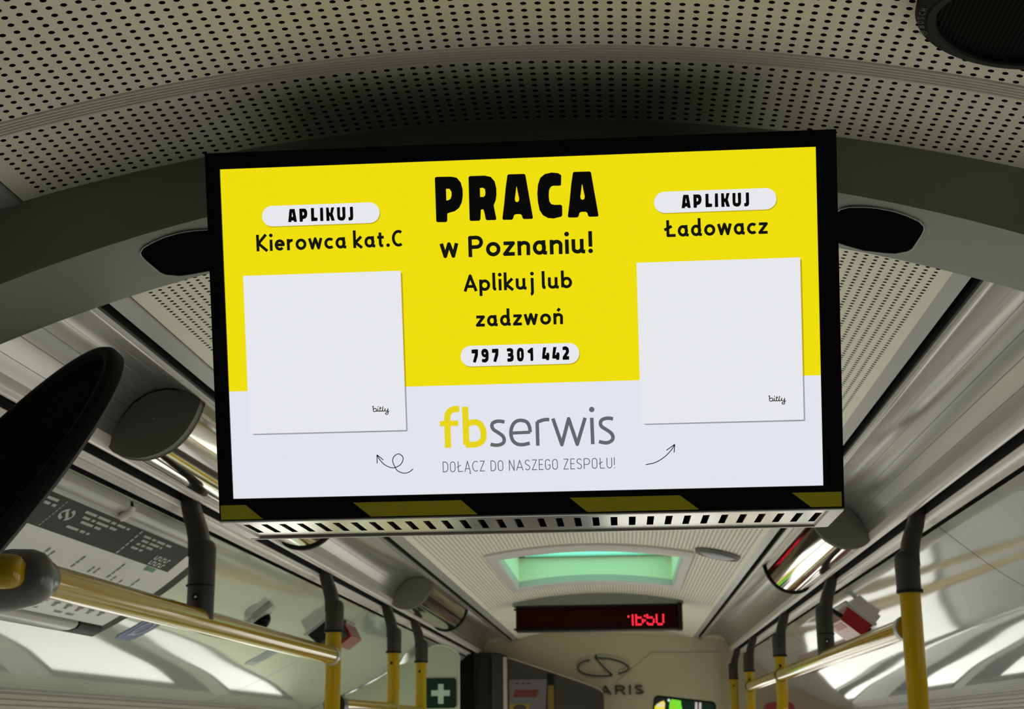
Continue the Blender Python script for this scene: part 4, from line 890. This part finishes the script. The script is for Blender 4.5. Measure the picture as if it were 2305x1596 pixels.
# ------------------------------------------------------------------ roof hatch
t = thing('roof_hatch', 'roof hatch with grey arched frame and glowing mint green glass', 'roof hatch', ((HX0 + HX1) / 2, 4.43, .49))
IX0, IX1, IY0, IY1 = -.330, .168, 4.03, 4.84
def hz(x, dz): return zceil(x) + dz
b = MB(); xs = np.linspace(0, 1, 30)
def ringpts(k):   # inset 0 = outer, 1 = inner
    x0, x1, y0, y1 = HX0 + (IX0 - HX0) * k, HX1 + (IX1 - HX1) * k, HY0 + (IY0 - HY0) * k, HY1 + (IY1 - HY1) * k
    P = [(x0 + (x1 - x0) * u, y0) for u in xs] + [(x1, y0 + (y1 - y0) * u) for u in xs[1:]] + [(x1 + (x0 - x1) * u, y1) for u in xs[1:]] + [(x0, y1 + (y0 - y1) * u) for u in xs[1:-1]]
    return P
rings = [[(x, y, hz(x, dz)) for x, y in ringpts(k)] for k, dz in ((0, .004), (.0, -.006), (.12, -.012), (.85, -.012), (1.0, -.008), (1.0, .012))]
loft(b, rings); b.build('frame', HATCHF, t, smooth=True, angle=35)
WELL = mat('mint_hatch_shaft', (.80, .88, .62), .6)
ZL = .566
b = MB(); r0 = [(x, y, hz(x, .012)) for x, y in ringpts(1.0)]; r1 = [(x, y, ZL) for x, y in ringpts(1.0)]
loft(b, [r0, r1])
b.build('shaft', WELL, t)
b = MB(); rg = [(x, y, ZL - .005) for x, y in ringpts(1.0)]; ri = [(x + (.020 if x < -.08 else -.020) * (1 if abs(x - (-.081)) > .2 else 0), y + (.015 if y < 4.4 else -.015) * (1 if (y < IY0 + .01 or y > IY1 - .01) else 0), ZL - .005) for x, y in ringpts(1.0)]
loft(b, [rg, ri]); b.build('gasket', BLACKM, t)
m = bpy.data.materials.new('green_roof_glass'); m.use_nodes = True; nt = m.node_tree; nt.nodes.clear(); MATS['grg'] = m
o_ = nt.nodes.new('ShaderNodeOutputMaterial'); tr = nt.nodes.new('ShaderNodeBsdfTransparent'); tl = nt.nodes.new('ShaderNodeBsdfTranslucent'); mx = nt.nodes.new('ShaderNodeMixShader')
tr.inputs[0].default_value = (.12, .25, .215, 1); tl.inputs[0].default_value = (.30, .57, .46, 1); mx.inputs[0].default_value = .5
nt.links.new(tr.outputs[0], mx.inputs[1]); nt.links.new(tl.outputs[0], mx.inputs[2]); nt.links.new(mx.outputs[0], o_.inputs[0])
b = MB(); b.box((IX0 - .01, IY0 - .01, ZL), (IX1 + .01, IY1 + .01, ZL + .006)); b.build('glass_lid', m, t)
for x in (IX0 - .006, IX1 + .006): b = MB(); b.box((x - .013, 4.30, .512), (x + .013, 4.34, .53)); b.build('catch', HATCHF, t)
L = bpy.data.lights.new('hatch_portal', 'AREA'); L.shape = 'RECTANGLE'; L.size = IX1 - IX0; L.size_y = IY1 - IY0; L.cycles.is_portal = True
lo = bpy.data.objects.new('hatch_portal', L); COL.objects.link(lo); lo.location = ((IX0 + IX1) / 2, (IY0 + IY1) / 2, Z0 + ZL + .02)
# outer walls of the shaft up to the roof skin
b = MB(); loft(b, [[(x, y, ZL + .006) for x, y in ringpts(1.0)], [(x, y, .70) for x, y in ringpts(0.0)]]); struct(b.build('roof_opening', WALLG))
# small round vent
vx, vy = .2555, 3.86; t = thing('ceiling_vent', 'small round ceiling vent with dark rim right of the roof hatch', 'vent', (vx, vy, zceil(vx)))
nn2 = np.array([-2 * CK * (vx - CXC), 0, -1.0]); nn2 /= np.linalg.norm(nn2)
b = MB(); b.lathe([(.058, -.004), (.060, .004), (.056, .012), (.050, .013), (.048, .009)], (vx, vy, zceil(vx)), nn2, 40); b.build('rim', mat('dark_grey_vent', (.10, .10, .09), .5), t, smooth=True)
b = MB(); b.lathe([(.0485, .009), (.035, .014), (.0, .016)], (vx, vy, zceil(vx)), nn2, 40); b.build('disc', mat('grey_vent_disc', (.30, .29, .31), .4), t, smooth=True)

# ------------------------------------------------------------------ clock display under the far arch
arch('roof_arch', 5.372, 5.50, lambda x: .4495, lambda x: .4495, -.392, .224, .60)
t = thing('clock_display', 'long black dot-matrix display with red glowing time under the far roof arch', 'clock', (-.085, 5.42, .40))
b = MB(); fx0, fx1, fz0, fz1 = -.380, .219, .362, .4475
b.box((fx0, 5.368, fz1 - .006), (fx1, 5.46, fz1)); b.box((fx0, 5.368, fz0 - .003), (fx1, 5.46, fz0 + .004)); b.box((fx0, 5.368, fz0), (fx0 + .006, 5.46, fz1)); b.box((fx1 - .017, 5.36, fz0 - .005), (fx1, 5.46, fz1 + .004)); b.box((fx0, 5.40, fz0), (fx1, 5.46, fz1))
for z in (.3665, .4365): b.box((fx0 - .008, 5.372, z - .003), (fx0 + .002, 5.39, z + .003))
cs = b.build('case', BLACKM, t)
b = MB(); b.add([(fx0 + .006, 5.374, fz0 + .004), (fx1 - .017, 5.374, fz0 + .004), (fx1 - .017, 5.374, fz1 - .006), (fx0 + .006, 5.374, fz1 - .006)], [(0, 1, 2, 3)]); b.build('red_filter', mat('dark_red_filter', (.020, .0008, .001), .3, spec=.06), t)
LED = mat('red_led', (.2, 0, .01), .4, emit=(1.0, .02, .05), es=1.7)
b = MB(); q = .00795; lx, lz = .0215, .4135
dots = [(.5, .45)] + [(2.4, r) for r in range(5)] + [(4.0, r) for r in range(5)] + [(x, 1) for x in (5, 6)] + [(6.9, 2), (6.9, 3)] + [(x, 4) for x in (5, 6)] + [(7.9, .3), (7.9, 2.3)] + [(9.0, 0), (9.0, 1)] + [(x, 1) for x in (10, 11)] + [(11.9, 2), (11.9, 3)] + [(9.0, 3.4)] + [(x, 4) for x in (9.6, 10.4, 11.2)] + [(13.2, r) for r in range(4)] + [(16.2, r) for r in range(4)] + [(x, 4) for x in (13.9, 14.7, 15.5)]
for c, r in dots:
    x, z = lx + c * q, lz - (r + .5) * q * 1.02; b.box((x - q * .33, 5.3725, z - q * .42), (x + q * .33, 5.3738, z + q * .42))
b.build('time_digits', LED, t)

# ------------------------------------------------------------------ front bulkhead
YBK = 7.10
b = MB(); out = [(-1.22, .05), (1.06, .05), (1.06, .30), (.60, .36), (.536, .378), (.521, .409), (.46, .4372), (.3664, .4420), (.10, .462), (-.1607, .4716), (-.3846, .4688), (-.5035, .456), (-.5821, .4447), (-.6481, .427), (-.6674, .3961), (-.76, .36), (-1.22, .30)]
b.prism([(x, z) for x, z in out], lambda u, v, w: (u, YBK + w, v), .03)
bh = struct(b.build('wall_front', BULK))
b = MB(); edge = [(p[0], YBK - .004, p[1] + .004) for p in out[4:15]]; b.tube([tuple(p) for p in spline(edge, 4)], .014, 12, up=(0, 1, 0)); struct(b.build('trim_10', BULK, smooth=True))
b = MB(); b.box((-1.22, 7.14, .05), (1.06, 7.18, .75)); struct(b.build('wall_front_backing', WALLG))
# driver's area: low ceiling and windscreen
b = MB(); b.box((XC - 1.17, 7.18, .20), (XC + 1.17, 8.66, .24)); struct(b.build('ceiling_cab', WALLG))
b = MB(); b.box((XC - 1.17, 8.62, -Z0), (XC + 1.17, 8.66, -1.0)); b.box((XC - 1.17, 8.62, .12), (XC + 1.17, 8.66, .24)); struct(b.build('wall_windscreen', WALLG))
b = MB()
for x in (XC - 1.15, XC - .02, XC + 1.11): b.box((x, 8.61, -1.0), (x + .04, 8.66, .12))
b.box((XC - 1.15, 8.61, -1.0), (XC + 1.15, 8.66, -.96)); b.box((XC - 1.15, 8.61, .09), (XC + 1.15, 8.66, .12)); wn = struct(b.build('window_6', BLACKM))
for x in (XC - 1.11, XC + .02): b = MB(); b.box((x, 8.63, -.96), (x + 1.09, 8.636, .09)); struct(b.build('pane', WIN, wn))
L = bpy.data.lights.new('window_portal', 'AREA'); L.shape = 'RECTANGLE'; L.size = 2.3; L.size_y = 1.12; L.cycles.is_portal = True
lo = bpy.data.objects.new('window_portal', L); COL.objects.link(lo); lo.location = (XC, 8.68, Z0 - .44); lo.rotation_euler = (-math.pi / 2, 0, 0)
b = MB()
for a_, c_ in (((-.0433, .227), (.0293, .2832)), ((.0293, .2832), (.1363, .3679)), ((.1363, .3679), (.46, .3640))):
    a_, c_ = np.array(a_), np.array(c_); d_ = (c_ - a_) / np.linalg.norm(c_ - a_); n_ = np.array([-d_[1], d_[0]]) * .0022
    b.prism([tuple(a_ + n_), tuple(c_ + n_), tuple(c_ - n_), tuple(a_ - n_)], lambda u, v, w: (u, YBK - .0015 + w, v), .0025)
struct(b.build('seam', BULKS, bh))
t = thing('bus_emblem', 'raised dark oval emblem over raised letters on the cream bulkhead', 'emblem', (-.09, YBK - .01, .25))
EL = [(-.1545, .3356), (-.1801, .3314), (-.2022, .3192), (-.2098, .3033), (-.2047, .2872), (-.1814, .2727), (-.1417, .2633), (-.0947, .2609), (-.0512, .2631)]
ER = [(-.1306, .3467), (-.1035, .3435), (-.0636, .3404), (-.0204, .3291), (.0153, .3126), (.0276, .2982), (.0144, .2824), (-.0221, .2705)]
b = MB(); sq = [(-.5, -.5), (.5, -.5), (.5, .5), (-.5, .5)]
for P in ([*[tuple(p) for p in spline(EL, 5)]], [*[tuple(p) for p in spline(ER, 5)]], [(-.0512, .2631), (-.1306, .3485)]):
    b.sweep([(p[0], YBK - .006, p[1]) for p in P], sq, scale=[(.014, .0085)] * len(P), up=(0, 1, 0))
b.build('oval_mark', EMB, t)
b = MB()
for P in ([*[tuple(p) for p in spline(EL, 5)]], [*[tuple(p) for p in spline(ER, 5)]], [(-.0512, .2631), (-.1306, .3485)]):
    b.sweep([(p[0] + .003, YBK - .006, p[1] + .0085) for p in P], sq, scale=[(.013, .008)] * len(P), up=(0, 1, 0))
lab(b.build('mark_bevel', EMBL, t), 'paler raised side of the oval mark')
b = MB()
text(b, 'SOLARIS', -.288, .0945, .1745, .043, .0085, lambda u, v: (u, YBK - .007, v), gap=.20)
for v_ in (): pass
lt = b.build('lettering', EMB, t)
sd = lt.modifiers.new('letter_depth', 'SOLIDIFY'); sd.thickness = .006; sd.offset = 0

# driver's cab partition and door in front of the bulkhead
YP = 6.95
t = thing('cab_partition', 'dark grey cab partition panel with sloping pale top edge below the emblem', 'partition', (-.31, YP, -Z0))
WP = [(-.534, -Z0), (-.0906, -Z0), (-.0906, .165), (-.096, .181), (-.110, .194), (-.149, .2119), (-.3325, .2765), (-.534, .3445)]
b = MB(); b.prism(WP, lambda u, v, w: (u, YP + w, v), .02); b.build('panel', LAV, t)
b = MB(); b.tube([(p[0], YP + .006, p[1]) for p in WP[3:]], .0062, 10); b.build('edge_profile', LIGHTE, t, smooth=True)
b = MB(); b.box((-.3475, YP - .006, -1.2), (-.3205, YP, .235)); lab(b.build('grab_strip', mat('dull_yellow_strip', (.16, .09, .004), .4), t), 'dull yellow vertical strip')
b = MB(); b.box((-.3485, YP - .008, .217), (-.3195, YP, .268)); b.build('strip_end', BLACKM, t)
b = MB(); b.prism([(-.528, .02), (-.365, .02), (-.352, .245), (-.528, .245)], lambda u, v, w: (u, YP - .002 - w, v), .001, 0); nt_ = b.build('notice', mat('grey_lilac_notice', (.12, .105, .11), .5), t)
b = MB(); b.prism([(-.4997, .1985), (-.3892, .1971), (-.4003, .1643), (-.509, .1656)], lambda u, v, w: (u, YP - .0032 - w, v), .001); b.build('red_print', mat('dull_red_print', (.12, .014, .016), .5), nt_)
b = MB(); b.prism([(-.527, .05), (-.46, .05), (-.43, .135), (-.527, .135)], lambda u, v, w: (u, YP - .0032 - w, v), .0005); b.build('yellow_print', mat('dull_yellow_print', (.24, .17, .02), .5), nt_)
b = MB(); b.poly([(-.478 + .030 * math.cos(a), .118 + .014 * math.sin(a)) for a in np.linspace(0, 6.2, 20)], lambda u, v: (u, YP - .0040, v))
for x in (-.490, -.462, -.438): b.poly([(x - .010, .226), (x, .221), (x + .012, .226), (x, .232)], lambda u, v: (u, YP - .0036, v))
b.build('dark_print', mat('dark_brown_print', (.04, .025, .01), .5), nt_)
t = thing('cab_door', 'dark brown cab door between black posts left of the partition', 'door', (-.65, YP, -Z0))
b = MB(); b.box((-.7584, YP - .01, -Z0), (-.694, YP + .04, .3690)); b.build('post', BLACK, t)
b = MB(); b.box((-.694, YP + .01, -Z0), (-.6065, YP + .04, .3655)); b.build('leaf', DOORG, t)
b = MB(); b.box((-.6065, YP - .005, -Z0), (-.553, YP + .04, .3605)); b.build('seal', mat('black_brown_seal', (.016, .014, .012), .6), t)
b = MB(); b.box((-.553, YP - .012, -Z0), (-.536, YP + .04, .3480)); b.build('edge_profile', LIGHTE, t)
b = MB(); b.tube([(-.758, YP + .0, .369), (-.65, YP, .3665), (-.58, YP, .361), (-.534, YP, .347)], .006, 8); b.build('head_rail', DOORG, t, smooth=True)

# pale green screen wall with first aid sign
t = thing('partition_wall', 'pale green partition with rounded top behind the farthest left pole', 'partition', (-.9, 5.6, -Z0))
PP = [(-1.195, -Z0), (-.613, -Z0), (-.613, .285), (-.617, .297), (-.628, .309), (-.645, .320), (-.667, .3275), (-.690, .329), (-.712, .325), (-.735, .314), (-.760, .298), (-.80, .268)] + [(XC - d, pz(d) - .004) for d in (.76, .80, .85, .90, .95, 1.0, 1.05, 1.10)] + [(-1.195, .08)]
b = MB(); b.prism(PP, lambda u, v, w: (u, 5.60 + w, v), .03); b.build('panel', PART_, t)
b = MB(); b.tube([(p[0], 5.60, p[1]) for p in PP[1:12]], .004, 8); b.build('edge_profile', mat('pale_partition_edge', (.44, .46, .36), .4), t, smooth=True)
t = thing('first_aid_sign', 'dark green sign with pale cross on the green partition', 'sign', (-.686, 5.59, .15))
def rrect(x0, x1, z0, z1, r):
    P = []
    for cx_, cz_, a0 in ((x1 - r, z1 - r, 0), (x0 + r, z1 - r, 90), (x0 + r, z0 + r, 180), (x1 - r, z0 + r, 270)): P += [(cx_ + r * math.cos(math.radians(a0 + i * 15)), cz_ + r * math.sin(math.radians(a0 + i * 15))) for i in range(7)]
    return P
b = MB(); b.prism(rrect(-.750, -.6222, .0965, .2058, .012), lambda u, v, w: (u, 5.594 + w, v), .005); b.build('plate', GREEN, t)
b = MB(); b.prism([(-.687, .1515)][:0] + [(-.6905, .1125), (-.6700, .1125), (-.6700, .141), (-.6465, .141), (-.6465, .162), (-.6700, .162), (-.6700, .1845), (-.6905, .1845), (-.6905, .162), (-.7160, .162), (-.7160, .141), (-.6905, .141)], lambda u, v, w: (u, 5.5925 + w, v), .0015); b.build('cross', PGREEN, t)

# driver's monitor
t = thing('cab_monitor', 'small tilted screen showing green and yellow shapes under the bulkhead letters', 'screen', (.27, 6.6, .05))
a = math.radians(-7.0); MM = np.array([[math.cos(a), 0, -math.sin(a)], [0, 1, 0], [math.sin(a), 0, math.cos(a)]])
fm = lambda w0: (lambda u, v, w=0: tuple(np.array([.132, 6.60 + w0 + w, .158]) + MM @ np.array([u, 0, v])))
b = MB(); b.prism(rrect(0, .272, -.17, .002, .022), fm(0), .022); b.build('case', BLACKM, t)
b = MB(); b.prism(rrect(.008, .264, -.162, -.006, .016), lambda u, v, w: fm(-.002)(u, v, w), .002); pn = b.build('panel', em('cab_screen_dark', (20, 34, 28)), t)
def blob(P, m, nm):
    b = MB(); b.poly(P, lambda u, v: fm(-.0026)(u, v)); return b.build(nm, m, pn)
blob([(.008, -.045), (.028, -.026), (.045, -.018), (.052, -.030), (.050, -.162), (.008, -.162)], em('cab_screen_yellow', (236, 214, 60)), 'yellow_shape')
blob([(.015, -.036), (.040, -.022), (.050, -.034), (.046, -.046), (.018, -.048)], em('cab_screen_pale', (205, 222, 215)), 'pale_shape')
blob([(.070, -.020), (.078, -.008), (.118, -.010), (.122, -.030), (.128, -.050), (.128, -.162), (.072, -.162)], em('cab_screen_green', (120, 222, 50)), 'green_shape')
blob([(.080, -.036), (.092, -.028), (.096, -.05), (.086, -.06)], em('cab_screen_orange', (200, 150, 40)), 'orange_shape')
for x in (.180, .197): blob([(x, -.008), (x + .010, -.010), (x + .018, -.160), (x + .006, -.160)], em('cab_screen_grey', (190, 180, 175)), 'pale_bar')
blob([(.066 + .006 * math.cos(k), -.014 + .006 * math.sin(k)) for k in np.linspace(0, 6.2, 14)], em('cab_screen_pale', (205, 222, 215)), 'dot_shape')
# red box by the right wall
t = thing('extinguisher_box', 'red box with rounded top on the front wall behind the bright right pole', 'box', (.70, 6.95, -.1))
b = MB(); b.prism(rrect(.640, .768, -.25, .128, .03), lambda u, v, w: (u, 6.88 + w, v), .14); bx = b.build('body', mat('red_box_paint', (.22, .004, .009), .35), t)
b = MB(); b.box((.69, 6.872, -.10), (.72, 6.88, -.06)); b.build('latch', BLACKM, t)
